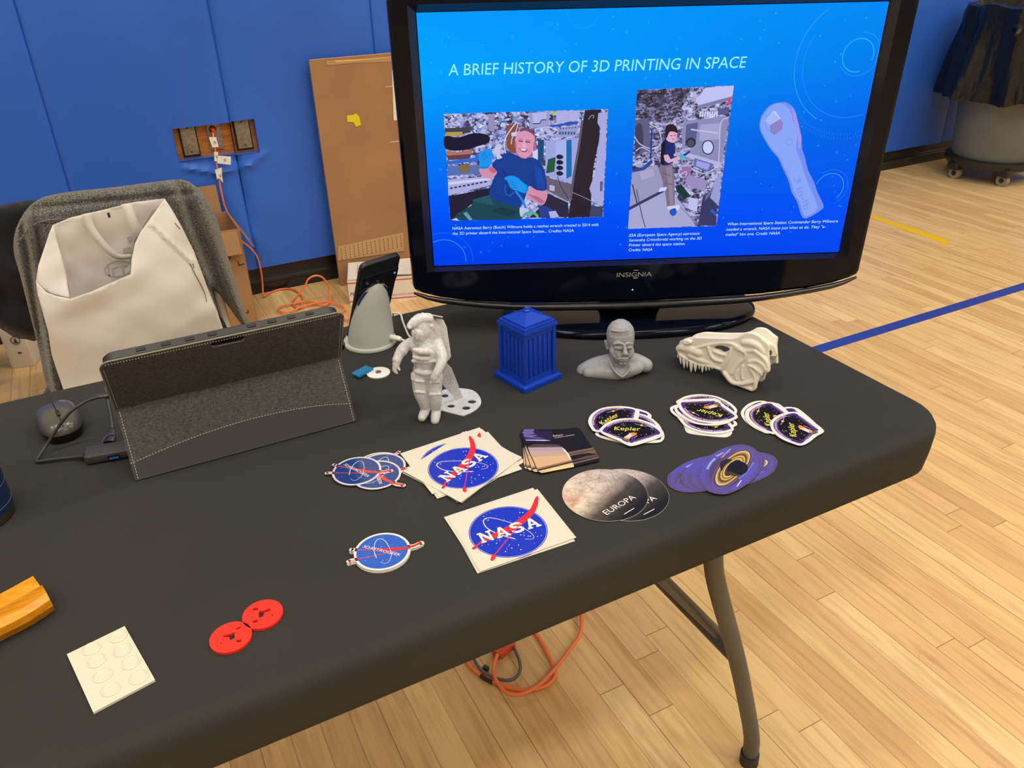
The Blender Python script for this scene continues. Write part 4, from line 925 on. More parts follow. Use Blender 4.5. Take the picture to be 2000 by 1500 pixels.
inv = (Matrix.Translation(h0) @ Matrix.Rotation(ha, 4, 'Z')).inverted()
path = [(1165, 182, .797), (1080, 195, .798), (960, 232, .80), (880, 275, .80), (790, 335, .795), (700, 430, .785), (610, 555, .77), (510, 710, .7535), (440, 815, .7465), (400, 872, .7445), (402, 893, .7442), (440, 893, .7442), (600, 872, .7442), (780, 853, .7445), (915, 838, .748)]
b = B(); b.tube([inv @ atz(*c7(p[:2]), p[2]) for p in path], .0022, 0, 10, 4)
b.tube([inv @ atz(*c7(p[:2]), p[2]) for p in ((800, 851, .7448), (925, 838, .748))], [.0024, .0042], 0, 10)
b.build('cable', CAB, hb)
b = B(); b.tube([inv @ atz(*c7(p), z) for p, z in (((940, 225), .800), (990, 212), ) and [((945, 228), .800), ((1010, 205), .799), ((1050, 190), .798), ((1180, 175), .797)]], [.003, .0045, .0058, .0058], 0, 12, 2, flat=.6); b.build('plug', M('plug_black', (44, 44, 46), .4), hb)
b = B(); P = [atz(*c7(p), z) for p, z in (((1140, 95), .802), ((1160, 180), .795), ((1178, 280), .788), ((1200, 380), .778), ((1215, 470), .769), ((1222, 540), .763))]
cb = B(); o0 = P[-1].copy(); o0.z = TZ
cb.tube([p-o0 for p in P], .0024, 0, 10, 3); oc = cb.build('display_cable', CAB); oc.location = o0
tag(oc, 'short black cable with a blue ringed plug dropping from the tablet edge behind the hub', 'cable')
cb = B(); cb.tube([atz(*c7(p), z)-o0 for p, z in (((1220, 545), .763), ((1205, 610), .758), ((1190, 690), .7525))], [.0042, .0075, .0085], 0, 14, 2, flat=.55); cb.build('plug', BLKP, oc)
cb = B(); cb.tube([atz(*c7(p), z)-o0 for p, z in (((1112, 690), .758), ((1135, 640), .760), ((1180, 605), .7625), ((1240, 603), .7615))], .0008, 0, 8, 3); cb.build('plug_ring', M('ring_blue', (60, 62, 150), .4), oc)

# ---- mouse
mc = atz(121, 836, TZ); mo = empty('computer_mouse', tuple(mc), 'flat black computer mouse on the cloth at the left', 'computer mouse', rz=radians(8))
def sell(a, bb, n=48, e_=2.6): return [(a*abs(cos(t_))**(2/e_)*(1 if cos(t_) > 0 else -1), bb*abs(sin(t_))**(2/e_)*(1 if sin(t_) > 0 else -1)) for t_ in [2*pi*k/n for k in range(n)]]
b = B(); b.loft([[(x, y, z) for x, y in sell(.0285*k, .050*k)] for k, z in ((.93, 0), (.99, .003), (1.0, .010), (.985, .015))], 0, True); b.build('mouse_base', M('mouse_gloss', (14, 14, 16), .1, spec=.6), mo)
b = B(); b.loft([[(x, y+sh, z+.004*(1-(y/.05)**2)*(1 if k < .98 else 0)) for x, y in sell(.0285*k, .050*k)] for k, z, sh in ((1.0, .0135, 0), (.98, .018, 0), (.90, .0225, 0), (.72, .0265, 0), (.45, .029, 0), (.18, .030, 0), (.02, .0302, 0))], 0, True); sh = b.build('mouse_shell', M('mouse_grey', (72, 70, 64), .3, spec=.6, coat=.2), mo)
b = B(); b.tube([(0, .022, .0345), (0, .0, .0346), (.001, -.03, .0305), (.001, -.044, .0245)], .0007, 0, 6, 4); b.build('button_gap', M('gap_black', (10, 10, 10), .5), mo)
b = B(); b.box((0.001, -.016, .0334), (.005, .016, .0022), 0, None, .001); b.build('scroll_wheel', BLKP, mo)

# ---- tumbler at the left edge
tb = empty('tumbler', (-.2365, 1.012, TZ), 'navy blue tumbler with a steel base ring at the left edge of the table', 'cup')
NAVY = M('navy_paint', (24, 44, 84), .4, spec=.5); ST = M('steel', (150, 146, 130), .28, 1)
b = B(); b.lathe([(0, .012), (.0395, .012), (.0405, .015), (.0405, .15), (.0395, .16), (.037, .165), (0, .165)]); b.build('body', NAVY, tb)
b = B(); b.lathe([(0, 0), (.037, 0), (.0395, .002), (.0398, .0125), (0, .0125)]); b.build('base_ring', ST, tb)
b = B()
for k, (r_, z_) in enumerate(((.0408, .021), (.0408, .047))): b.lathe([(r_-.0004, z_), (r_, z_+.0003), (r_-.0004, z_+.0006)], n=48)
for k, ch in enumerate('NAVY'):
    a0 = radians(-125+26*k)
    TXc = Matrix.Rotation(a0+pi/2, 4, 'Z') @ Matrix(((1, 0, 0, 0), (0, 0, -1, -.0411), (0, 1, 0, 0), (0, 0, 0, 1)))
    b.text(ch, fit(ch, (-.007, .026), (.006, .026), .018, .02), 0, 0, TXc)
b.build('lettering', M('navy_print', (84, 108, 130), .45), tb)
b = B(); b.lathe([(0, .165), (.034, .165), (.036, .167), (.036, .178), (.033, .182), (0, .182)]); b.build('lid', M('lid_black', (24, 24, 26), .3), tb)

# ---- yellow wooden piece
cyl_ = crop(0, 1110, .11333)
t = NT('amber_wood'); v = t.obj(); t.l(t.ramp(t.noise(t.map(v, (18, 160, 160), (0, 0, 0)), 1, 4, .6), [(.3, (196, 118, 14)), (.55, (226, 150, 22)), (.75, (232, 168, 50))]), t.b.inputs['Base Color']); t.b.inputs['Roughness'].default_value = .28; t.b.inputs['Coat Weight'].default_value = .3
pa = atz(*cyl_((0, 440)), TZ+.022); pb = atz(*cyl_((570, 130)), TZ+.022); ax = (pa-pb); ax.z = 0; ax.normalize()
prof = [atz(*cyl_((568, 132)), TZ+.022), atz(*cyl_((690, 300)), TZ+.017), atz(*cyl_((728, 290)), TZ+.024), atz(*cyl_((800, 420)), TZ+.0255), atz(*cyl_((860, 540)), TZ+.0215), atz(*cyl_((915, 640)), TZ+.013), atz(*cyl_((952, 716)), TZ+.001)]
e0 = prof[-1].copy(); back = prof[0].copy(); back.z = TZ+.001; prof.append(back)
b = B(); side = Vector((-ax.y, ax.x, 0))
rings = []
for k in range(13):
    d_ = .15*k/12; rings.append([p-e0+ax*d_+(side*(.0028*sin(min(1, d_/.05)*pi) if 1 < i < 7 else 0)) for i, p in enumerate(prof)])
rings = [[p+Vector((0, 0, e0.z-TZ)) for p in r] for r in rings]
b.loft(rings, 0, True, None, True); o = b.build('wooden_stand', t.m, auto=30); o.location = (e0.x, e0.y, TZ); tag(o, 'glossy amber wooden block with a rounded profile at the lower left edge', 'wooden block')

# ---- white embossed tile
ctl = crop(120, 1210, .12666)
c0 = atz(215, 1305, TZ); loc = lambda p, z=TZ+.003: tuple((atz(*ctl(p), z)-c0).xy)
PLA = M('white_plastic', (222, 216, 196), .55, spec=.35)
ti = empty('embossed_tile', tuple(c0), 'small cream white plate with raised round bumps on the black cloth', 'plate')
b = B(); cor = [loc(p) for p in ((82, 535), (975, 100), (1443, 928), (490, 1432))]
b.prism(cor, .0004, .003, 0); b.build('plate', PLA, ti)
b = B()
for cx, cy in ((465, 455), (545, 645), (640, 870), (765, 1080), (880, 262), (945, 478), (1070, 672), (1192, 896)):
    x, y = loc((cx, cy)); b.lathe([(0, .0029), (.0090, .0029), (.0089, .0040), (.0076, .0045), (.0066, .0036), (0, .0036)], (x, y, 0), 0, 28)
b.build('bumps', PLA, ti)

# ---- red discs
cd = crop(400, 1160, .085); REDP = M('red_plastic', (246, 46, 34), .35, spec=.5)
for cen, holes, lab in (((595, 985), [[(415, 992), (430, 950), (560, 925), (680, 880), (690, 1020), (580, 1060), (560, 992)], [(710, 825), (722, 785), (828, 742), (825, 788)], [(722, 1052), (745, 1112), (830, 1098), (845, 1045)], [(350, 1140), (370, 1110), (390, 1130), (370, 1160)]], 'red printed disc with cut-outs, the one nearer the table edge touching its twin'),
                        ((1328, 458), [[(1240, 390), (1350, 385), (1505, 325), (1495, 385), (1372, 430), (1340, 520), (1240, 545)], [(1095, 375), (1115, 322), (1215, 310), (1220, 370)], [(1090, 665), (1110, 612), (1215, 582), (1205, 650)], [(1545, 460), (1565, 485), (1550, 520), (1535, 490)]], 'red printed disc with cut-outs, the one farther right and touching its twin')):
    z_ = TZ+.0035; c0 = atz(*cd(cen), z_); lo = lambda p: tuple((atz(*cd(p), z_)-c0).xy)
    R_ = .0208
    b = B(); b.prism(ellipse(0, 0, R_, R_, 64), .0005, .0035, 0, [[lo(p) for p in h] for h in holes]); o = b.build('red_disc', REDP); o.location = (c0.x, c0.y, TZ); tag(o, lab, 'disc')

# ---- teal card case and white magnet disc
c3 = crop(640, 470, .26)
c0 = atz(*c3((382, 1000)), TZ); o_ = empty('magnet_disc', tuple(c0), 'round white disc with a small grey magnet in the middle, beside the astronaut figure', 'disc')
b = B(); b.lathe([(0, 0), (.0185, 0), (.019, .0006), (.019, .0026), (.0185, .003), (0, .003)]); b.build('disc', M('white_gloss', (238, 238, 228), .35), o_)
b = B(); b.cyl((0, 0, .003), .0048, .0012, 0, 24); b.build('magnet', M('magnet_grey', (150, 146, 136), .35, .8), o_)
z_ = TZ+.0062; q = [atz(*c3(p), z_) for p in ((178, 996), (285, 938), (343, 958), (236, 1022))]; c0 = sum(q, Vector())/4
b = B(); pts = [tuple((p-c0).xy) for p in q]; b.prism(pts, .0032, .0065, 0); b.prism([(x*.8, y*.8) for x, y in pts], .0065, .0069, 0); o = b.build('card_case', M('teal_plastic', (14, 118, 172), .35)); o.location = (c0.x, c0.y, TZ); tag(o, 'small teal blue plastic card case resting on the rim of the white disc', 'card case')

# ================================================================== phone on its charger
Wd = Vector((.96, .28, 0)).normalized(); Uf = Vector((.28*.413, -.96*.413, .911)).normalized(); Nf = Wd.cross(Uf).normalized(); Uf = Nf.cross(Wd)
pbl = Vector((.3105, 1.256, TZ+.012)); PM_ = Matrix((Wd, Uf, Nf)).transposed().to_4x4(); PM_.translation = pbl
cc = Vector((.350, 1.240, TZ))
ch = empty('wireless_charger', tuple(cc), 'pale grey dome shaped charging stand holding a black phone', 'charger')
PG = M('pale_grey_plastic', (196, 200, 192), .45, spec=.45)
planeP = pbl+Nf*.0115
fw = Vector((-Wd.y, Wd.x, 0))
def ringp(r, z, n=56, sx=1.0, sy=1.0, sh=0):
    out = []
    for k in range(n):
        a_ = 2*pi*k/n; p = cc+Wd*(r*sx*cos(a_))+fw*(r*sy*sin(a_)+sh)+Vector((0, 0, z)); d_ = (p-planeP).dot(Nf)
        if d_ < 0: p = p-fw*(-d_/abs(Nf.dot(fw)))
        out.append(p-cc)
    return out
b = B(); b.loft([ringp(r, z, sh=s_*1.7) for r, z, s_ in ((.0405, .007, 0), (.0408, .02, 0), (.0402, .04, 0), (.0385, .06, -.001), (.0355, .08, -.003), (.031, .095, -.006), (.025, .107, -.009), (.017, .116, -.013), (.008, .121, -.016), (.002, .122, -.017))], 0, True); b.build('stand_body', PG, ch)
b = B(); b.loft([[cc-cc+Wd*(r*cos(a_))+fw*(r*1.02*sin(a_)+.003)+Vector((0, 0, z)) for a_ in [2*pi*k/56 for k in range(56)]] for r, z in ((.042, 0), (.0455, .001), (.046, .004), (.0452, .0062), (.042, .007))], 0, True); b.build('base_rim', PG, ch)
b = B(); TP = Matrix.Translation(-cc) @ PM_
b.cyl((.034, .088, .0112), .031, .003, 0, 48, TP); b.build('charging_pad', M('pad_navy', (34, 36, 96), .3), ch)
b = B(); pp = [(505, 728, .757), (560, 742, .756)]; b.tube([atz(*c3(p[:2]), p[2])-cc for p in ((462, 722, .757), (530, 735, .7565), (552, 741, .756))], [.0048, .0048, .0036], 0, 14); b.build('cable_plug', M('white_gloss'), ch)
b = B(); b.tube([atz(*c3(p[:2]), p[2])-cc for p in ((545, 739, .756), (600, 762, .749), (660, 790, .744), (720, 800, .7425), (700, 760, .7425), (640, 735, .7425), (608, 712, .7425), (585, 660, .7425), (562, 600, .7425), (546, 552, .7435))]+[Vector((.4255, 1.334, TZ+.0028))-cc, Vector((.4265, 1.3415, TZ-.004))-cc, Vector((.427, 1.343, TZ-.03))-cc, Vector((.427, 1.343, TZ-.09))-cc], .0019, 0, 10, 5); b.build('cable', M('white_gloss'), ch)
ph = empty('smartphone', tuple(pbl), 'black smartphone leaning on the pale charging stand, seen from behind', 'smartphone')
TP = Matrix.Translation(-pbl) @ PM_
b = B(); pr_ = rrect(0, .077, 0, .172, .010)
b.loft([[(x, y, z) for x, y in q] for q, z in ((inset(pr_, .002), .0), (pr_, .0018), (pr_, .0085), (inset(pr_, .0015), .0103), (inset(pr_, .003), .0106))], 0, True, TP); b.build('phone_case', M('phone_case_black', (24, 26, 32), .42, spec=.5), ph)
b = B(); b.box((.0385, .134, .0115), (.073, .026, .003), 0, TP, .0015); b.build('camera_bar', M('camera_bar_black', (14, 18, 30), .12, spec=.6), ph)
b = B()
for x in (.014, .026, .056): b.cyl((x, .134, .0128), .0048, .0006, 0, 20, TP)
b.build('camera_lens', M('lens_glass'), ph)
b = B(); b.cyl((.068, .137, .0128), .0022, .0006, 0, 12, TP); b.build('flash', M('flash_white', (230, 230, 230), .3), ph)

# ================================================================== generic blue booth
BL = M('blue_plastic', (16, 62, 182), .38, spec=.45, var=.06, vscale=300, bump=.25, bscale=1400, bdist=.0003)
bc = Vector((.5275, .9930, TZ)); bo = empty('toy_booth', tuple(bc), 'small blue printed booth with ribbed sides and a stepped pyramid roof', 'figurine', rz=radians(12))
b = B(); b.box((0, 0, .0045), (.077, .077, .009), 0, None, .0008); b.build('base_plate', BL, bo)
b = B(); hw = .0300
b.box((0, 0, .052), (hw*2-.003, hw*2-.003, .087))
for k in range(4):
    T_ = Matrix.Rotation(pi/2*k, 4, 'Z')
    b.box((hw-.0015, hw-.0015, .052), (.0065, .0065, .087), 0, T_)
    b.box((0, -hw+.0008, .0135), (.056, .0022, .009), 0, T_); b.box((0, -hw+.0008, .0905), (.056, .0022, .010), 0, T_)
b.build('booth_body', BL, bo)
b = B()
for k in range(4):
    T_ = Matrix.Rotation(pi/2*k, 4, 'Z')
    for sx in range(5): b.box(((sx-2)*.0096, -hw+.0008, .052), (.0052, .0020, .066), 0, T_, .0005)
b.build('side_panels', BL, bo)
b = B()
for s_, z, h_ in ((.0665, .0965, .005), (.062, .101, .004), (.054, .1045, .003)): b.box((0, 0, z), (s_, s_, h_))
b.loft([[(sx*.0265, sy*.0265, .106) for sx, sy in ((-1, -1), (1, -1), (1, 1), (-1, 1))], [(sx*.004, sy*.004, .1155) for sx, sy in ((-1, -1), (1, -1), (1, 1), (-1, 1))]], 0, True, None, False); b.build('roof', BL, bo)
b = B(); b.lathe([(0, .114), (.0055, .1145), (.0055, .1175), (.003, .1195), (.0035, .1215), (.0015, .123), (0, .123)], n=20); b.build('finial', BL, bo)

# ================================================================== astronaut figure
t = NT('frosted_print'); v = t.obj()
t.l(t.ramp(t.noise(v, 260, 3), [(.3, (206, 210, 214)), (.7, (232, 234, 236))]), t.b.inputs['Base Color']); t.b.inputs['Roughness'].default_value = .42
t.b.inputs['Subsurface Weight'].default_value = .35; t.b.inputs['Subsurface Scale'].default_value = .004; t.b.inputs['Transmission Weight'].default_value = .12
t.bump(t.noise(v, 900, 4, .7), .45, .0006); FROST = t.m
af = Fig(833, 818, cr=crop(750, 590, .16667))
ao = empty('astronaut_figurine', tuple(af.o), 'translucent white printed astronaut figure with a round perforated base behind its feet', 'figurine')
b = B()
for c in ([(430, 250, 118, .004), (440, 330, 112, .006)], [(330, 260, 50, .014), (420, 200, 66, .010), (520, 190, 62, .006)], [(300, 300, 22, .020), (290, 275, 26, .018), (340, 215, 34, .014)], [(500, 200, 74, .0), (560, 300, 92, -.004), (590, 420, 90, -.006)], [(480, 230, 96, .002), (520, 330, 100, 0), (520, 420, 104, -.001)], [(420, 440, 84, .006), (520, 450, 90, .002), (600, 460, 80, -.002)], [(400, 360, 84, .012), (430, 400, 74, .010)],
          [(400, 500, 110, .0), (470, 520, 150, .0), (560, 500, 110, -.002)], [(480, 540, 150, .002), (480, 640, 150, .003), (480, 740, 128, .0)], [(450, 800, 112, 0), (560, 810, 112, .0)],
          [(330, 470, 66, 0), (235, 530, 64, .002), (180, 610, 58, .006), (150, 690, 50, .010), (140, 745, 40, .012)], [(135, 750, 36, .012), (125, 795, 30, .013), (150, 830, 16, .014)], [(165, 760, 16, .014), (182, 795, 14, .016)],
          [(610, 500, 92, .002), (660, 590, 76, .010), (680, 660, 68, .016), (660, 740, 56, .022), (620, 830, 50, .026)], [(612, 840, 46, .026), (590, 885, 44, .026), (575, 915, 30, .026)],
          [(420, 860, 92, .002), (420, 960, 84, .004), (430, 1060, 76, .006), (460, 1150, 66, .004), (478, 1220, 56, .002)], [(490, 1250, 52, .002), (465, 1310, 50, .006), (445, 1352, 44, .010)],
          [(590, 870, 92, .002), (590, 980, 82, .004), (598, 1080, 74, .006), (605, 1170, 66, .004), (608, 1235, 54, .002)], [(612, 1270, 52, .002), (605, 1340, 52, .008), (598, 1385, 46, .012)],
          [(360, 560, 26, .022), (420, 575, 40, .024), (500, 575, 44, .024), (560, 590, 30, .022)], [(350, 640, 18, .022), (430, 660, 30, .024), (520, 660, 26, .024)], [(340, 690, 22, .014), (480, 700, 22, .022), (600, 690, 20, .016)], [(380, 810, 30, .014), (470, 830, 34, .016), (560, 830, 30, .016)],
          [(340, 850, 30, .006), (345, 900, 30, .008)], [(380, 920, 22, .014), (460, 930, 22, .016)], [(545, 940, 20, .016), (640, 935, 20, .014)], [(370, 1050, 16, .016), (480, 1060, 16, .016)], [(540, 1080, 16, .016), (660, 1080, 16, .014)],
          [(220, 560, 66, .004), (205, 575, 66, .004)], [(160, 660, 54, .009), (150, 675, 54, .010)], [(340, 340, 12, .024), (345, 420, 12, .024)], [(380, 340, 12, .028), (385, 430, 12, .026)], [(560, 280, 26, .010), (580, 330, 30, .006)]):
    af.chain(b, [(x, y, r*(1.12 if y > 840 and r > 40 else 1.02), d) for x, y, r, d in c])
for i in range(len(b.v)): b.v[i] = tuple(Vector(b.v[i])-af.o)
fb = b.build('suit', FROST, ao); remesh(fb, .0007, 3, .4, 0.0003, [FROST])
b = B()
def slab(b, pts, d0, d1, fig, mi=0):
    b.loft([[fig.p(p, d)-fig.o for p in pts] for d in (d0, d1)], mi, True, None, False)
slab(b, [(590, 185), (690, 195), (738, 300), (755, 420), (778, 560), (786, 650), (738, 702), (640, 690), (560, 500)], -.034, -.004, af)
pk = b.build('backpack', FROST, ao); md = pk.modifiers.new('b', 'BEVEL'); md.width = .003; md.segments = 3
b = B(); slab(b, [(440, 120), (690, 168), (690, 184), (440, 136)], -.020, .006, af); b.build('top_plate', FROST, ao)
# support strut with holes, leaning back to the base
b = B()
sp = [af.p(p, d)-af.o for p, d in (((700, 735), -.030), ((790, 775), -.034), ((945, 1165), -.052), ((872, 1150), -.050))]
ux_ = (sp[1]-sp[0]).normalized(); nn_ = ux_.cross((sp[3]-sp[0])).normalized(); vv_ = nn_.cross(ux_); SM = Matrix((ux_, vv_, nn_)).transposed().to_4x4(); SM.translation = sp[0]
def onS(p): q = atpl(*af.cr(p), af.o+sp[0], nn_)-af.o-sp[0]; return (q.dot(ux_), q.dot(vv_))
hs = [ellipse(*onS(p), .0011, .0011, 10) for p in ((725, 857), (767, 847), (700, 912), (742, 905), (789, 895), (720, 958), (762, 950), (805, 938), (740, 1002), (782, 994), (823, 985))]
b.prism([onS(p) for p in ((676, 790), (700, 725), (740, 722), (795, 780), (945, 1165), (872, 1160), (690, 970))], -.0012, .0012, 0, hs, SM); b.build('support_strut', FROST, ao)
b = B(); Lz = lambda p, z=TZ+.002: tuple((atz(*af.cr(p), z)-af.o).xy)
bp = smooth2([Lz(p) for p in ((600, 1120), (680, 1035), (800, 1012), (960, 1014), (1070, 1050), (1132, 1130), (1130, 1200), (1060, 1270), (930, 1330))], 4)+[Lz((700, 1275)), Lz((600, 1250))]
def hol(cx, cy, a_, b_): return [Lz((x, y)) for x, y in ellipse(cx, cy, a_, b_, 20)]
b.prism(bp, .0004, .002, 0, [hol(712, 1097, 44, 20), hol(1030, 1166, 50, 21), hol(963, 1240, 50, 22), hol(785, 1218, 46, 19)]); b.build('base_plate', FROST, ao)

# ================================================================== grey bust
BG = M('grey_print', (158, 161, 164), .5, spec=.35, var=.04, vscale=80, bump=.2, bscale=1200, bdist=.0003)
gf = Fig(1200, 736, cr=crop(1110, 610, .09331))
bu = empty('bust', tuple(gf.o), 'small grey printed bust of a short-haired man in a collared shirt, looking down', 'bust')
bu_b = B()
D = -.012
for c in ([(1090, 430, 296, D), (1095, 560, 290, D+.001), (1105, 680, 262, D+.002)], [(1110, 700, 240, D+.006), (1120, 820, 215, D+.008), (1135, 900, 165, D+.011)], [(1030, 930, 110, D+.014), (1140, 985, 92, D+.020), (1235, 930, 90, D+.014)],
          [(1060, 900, 200, D-.004), (1060, 1050, 215, D-.004), (1040, 1200, 240, D)], [(330, 1230, 165, D-.004), (560, 1120, 180, D-.006), (850, 1080, 210, D-.006), (1060, 1060, 210, D-.008)], [(1060, 1060, 210, D-.008), (1300, 1020, 190, D-.006), (1480, 1050, 165, D-.006), (1620, 1110, 150, D-.004)],
          [(420, 1260, 130, D+.008), (700, 1250, 170, D+.008), (950, 1270, 170, D+.010), (1200, 1230, 160, D+.010), (1450, 1160, 130, D+.006)], [(1110, 1300, 110, D+.016), (1000, 1240, 130, D+.014)]):
    gf.chain(bu_b, c, 20)
# face: brows, nose, lips, chin, cheeks, ear, hairline
for c in ([(955, 660, 30, .0108), (1060, 645, 34, .0135), (1130, 655, 30, .0145)], [(1215, 655, 30, .0145), (1280, 645, 32, .0125), (1340, 655, 26, .0100)], [(1175, 680, 32, .0150), (1185, 780, 40, .0175), (1195, 860, 54, .0200)], [(1135, 885, 28, .0168), (1190, 895, 32, .0186), (1245, 880, 26, .0163)],
          [(1000, 735, 50, .0102), (1050, 740, 54, .0118), (1105, 745, 46, .0122)], [(1255, 735, 46, .0118), (1310, 730, 44, .0098)], [(1050, 985, 20, .0150), (1130, 968, 28, .0190), (1190, 975, 28, .0195), (1250, 950, 20, .0160)], [(1075, 1010, 20, .0150), (1140, 1015, 30, .0185), (1200, 1005, 28, .0180), (1245, 980, 18, .0150)], [(1110, 1070, 50, .0135), (1170, 1060, 50, .0140)],
          [(950, 800, 100, .0030), (990, 870, 100, .0055), (1040, 930, 90, .0080)], [(1030, 820, 90, .0078), (1070, 890, 80, .0100)], [(1290, 780, 84, .0050), (1300, 840, 80, .0062), (1280, 900, 74, .0080)], [(830, 620, 44, -.012), (815, 700, 40, -.012), (820, 760, 30, -.010)], [(775, 600, 30, -.014), (785, 660, 26, -.014), (805, 740, 24, -.012)],
          [(900, 370, 22, .0030), (1000, 395, 22, .0080), (1150, 395, 22, .0100), (1290, 360, 20, .0056)],
          [(860, 1000, 26, .003), (920, 1150, 26, .009), (1010, 1270, 24, .0155), (1110, 1345, 22, .0185)], [(1270, 1060, 22, .005), (1285, 1170, 26, .009), (1230, 1270, 24, .0145), (1140, 1350, 22, .0185)], [(700, 1255, 14, .0155), (840, 1255, 14, .018), (930, 1250, 14, .019)], [(1300, 1225, 16, .014), (1360, 1215, 14, .012)]):
    gf.chain(bu_b, c, 12)
for i in range(len(bu_b.v)): bu_b.v[i] = tuple(Vector(bu_b.v[i])-gf.o)
fb = bu_b.build('bust_body', BG, bu); remesh(fb, .0008, 9, .5, .0003, [BG])

# ================================================================== dinosaur skull
sf = Fig(1420, 738, nrm=(-.92, -.39, 0), cr=crop(1300, 630, .12))
sf.o = Vector((.782, .834, TZ)); 
SKM = M('bone_print', (238, 235, 220), .45, spec=.4, sub=.1)
so = empty('dinosaur_skull', tuple(sf.o), 'white printed dinosaur skull with a row of long teeth, lying on the black cloth', 'skull')
out = smooth2([(185, 400), (200, 360), (240, 300), (310, 255), (470, 222), (620, 230), (800, 238), (960, 240), (1100, 238), (1200, 215), (1270, 175), (1330, 155), (1420, 155), (1520, 195), (1620, 280), (1700, 345), (1690, 480), (1700, 640), (1708, 760), (1690, 815), (1600, 815), (1560, 870), (1500, 1010), (1475, 1080), (1400, 1120), (1330, 1085), (1180, 1035), (1080, 1020), (1000, 940), (930, 850), (880, 770), (790, 735), (640, 715), (520, 690), (420, 640), (320, 590), (230, 545), (190, 500)], 2, True)
h1 = smooth2([(780, 405), (850, 370), (950, 372), (1050, 410), (1040, 445), (980, 478), (930, 478), (880, 445), (800, 425)], 3, True)
W0 = sf.size((1000, 500), 1)
def L2(p, d): return sf.p(p, d)-sf.o
b = B()
def plate(b, outl, holes, d0, d1):
    n0 = sf.o; rx = sf.r; 
    def uv(p): q = sf.p(p, 0)-sf.o; return (q.dot(rx), q.z)
    Tm = Matrix((rx, Vector((0, 0, 1)), rx.cross(Vector((0, 0, 1))))).transposed().to_4x4()
    b.prism([uv(p) for p in outl], d0 if rx.cross(Vector((0, 0, 1))).dot(sf.n) > 0 else -d1, d1 if rx.cross(Vector((0, 0, 1))).dot(sf.n) > 0 else -d0, 0, [[uv(p) for p in h] for h in holes], Tm)
plate(b, inset(out, 12), [h1], -.004, .003)
far = [(x+18, y+6) for x, y in inset(out, 40)]
big = smooth2([(640, 370), (900, 345), (1180, 370), (1260, 500), (1180, 680), (980, 740), (800, 690), (660, 560)], 3, True)
plate(b, far, [big], -.034, -.028)
def sch(*pts): 
    c = [(x, y, r, d-(.0022 if d > .003 else 0)) for x, y, r, d in pts]
    P = [sf.p((x, y), d)-sf.o for x, y, r, d in c]; R = [r*W0 for x, y, r, d in c]
    b.tube(P, R, 0, 12, 3 if len(P) > 2 else 0)
    b.ball(P[0], R[0], 0, 12, 8); b.ball(P[-1], R[-1], 0, 12, 8)
b.loft([[sf.p(p, d)-sf.o for p in ((300, 268), (470, 236), (700, 244), (960, 250), (1110, 248), (1210, 226), (1330, 168), (1420, 168), (1520, 208), (1640, 310), (1620, 380), (1500, 300), (1400, 250), (1300, 262), (1200, 300), (960, 312), (700, 306), (470, 300), (320, 330))] for d in (-.033, .002)], 0, True, None, False)
for dz in (-.004, -.012, -.020, -.028):
    sch((260, 330, 40, dz), (400, 275, 42, dz), (650, 282, 40, dz), (900, 285, 36, dz), (1100, 285, 38, dz), (1250, 245, 42, dz), (1370, 215, 46, dz), (1500, 260, 44, dz), (1630, 350, 36, dz))
    sch((225, 420, 42, dz), (240, 500, 40, dz), (330, 560, 34, dz))
sch((240, 530, 26, .003), (330, 585, 26, .005), (440, 640, 26, .005), (560, 685, 26, .004), (700, 705, 26, .003), (800, 725, 28, .002), (880, 750, 30, .002))
sch((220, 420, 60, -.002), (300, 400, 90, -.002), (420, 420, 110, -.003), (560, 470, 110, -.003)); sch((420, 520, 84, -.001), (560, 590, 74, -.001), (700, 640, 62, -.001), (830, 690, 50, -.001))
sch((300, 315, 22, .008), (360, 300, 22, .008), (410, 315, 18, .008)); sch((290, 330, 16, .009), (350, 345, 16, .009), (415, 330, 14, .009))
sch((480, 420, 30, .004), (700, 360, 34, .004), (900, 330, 28, .004), (1080, 345, 30, .005), (1180, 400, 28, .006), (1280, 455, 28, .006), (1420, 455, 30, .006))
sch((700, 400, 34, .003), (730, 500, 40, .004), (800, 590, 44, .004), (900, 620, 40, .004)); sch((800, 470, 34, .002), (880, 500, 40, .002), (960, 520, 36, .002))
sch((1080, 400, 26, .005), (1060, 480, 28, .006), (1020, 580, 34, .006), (970, 680, 40, .005), (930, 760, 40, .004))
sch((1110, 400, 22, .006), (1220, 450, 24, .007), (1300, 500, 26, .007), (1290, 580, 26, .006), (1220, 640, 30, .005), (1150, 720, 34, .004), (1080, 820, 36, .004))
sch((1280, 320, 60, .001), (1400, 320, 70, .001), (1520, 380, 64, .001), (1600, 480, 50, .001)); sch((1450, 460, 30, .007), (1560, 540, 34, .007), (1640, 640, 34, .006), (1660, 780, 30, .004))
sch((1360, 640, 28, .006), (1480, 620, 30, .007), (1580, 680, 30, .007), (1630, 760, 30, .006)); sch((1350, 700, 26, .007), (1440, 730, 28, .009), (1520, 800, 28, .007), (1560, 840, 26, .004))
sch((1380, 760, 26, .006), (1440, 840, 28, .007), (1460, 940, 30, .006), (1450, 1050, 40, .004), (1400, 1090, 34, .002)); sch((1260, 700, 24, .005), (1240, 820, 24, .006), (1250, 920, 22, .006)); sch((1180, 760, 22, .004), (1140, 860, 22, .005), (1160, 930, 22, .005))
sch((960, 820, 36, .003), (1040, 930, 38, .005), (1120, 985, 36, .005), (1250, 1000, 34, .006), (1380, 970, 34, .007), (1440, 930, 26, .006)); sch((1180, 1010, 30, .003), (1300, 1050, 34, .004), (1390, 1080, 40, .003))
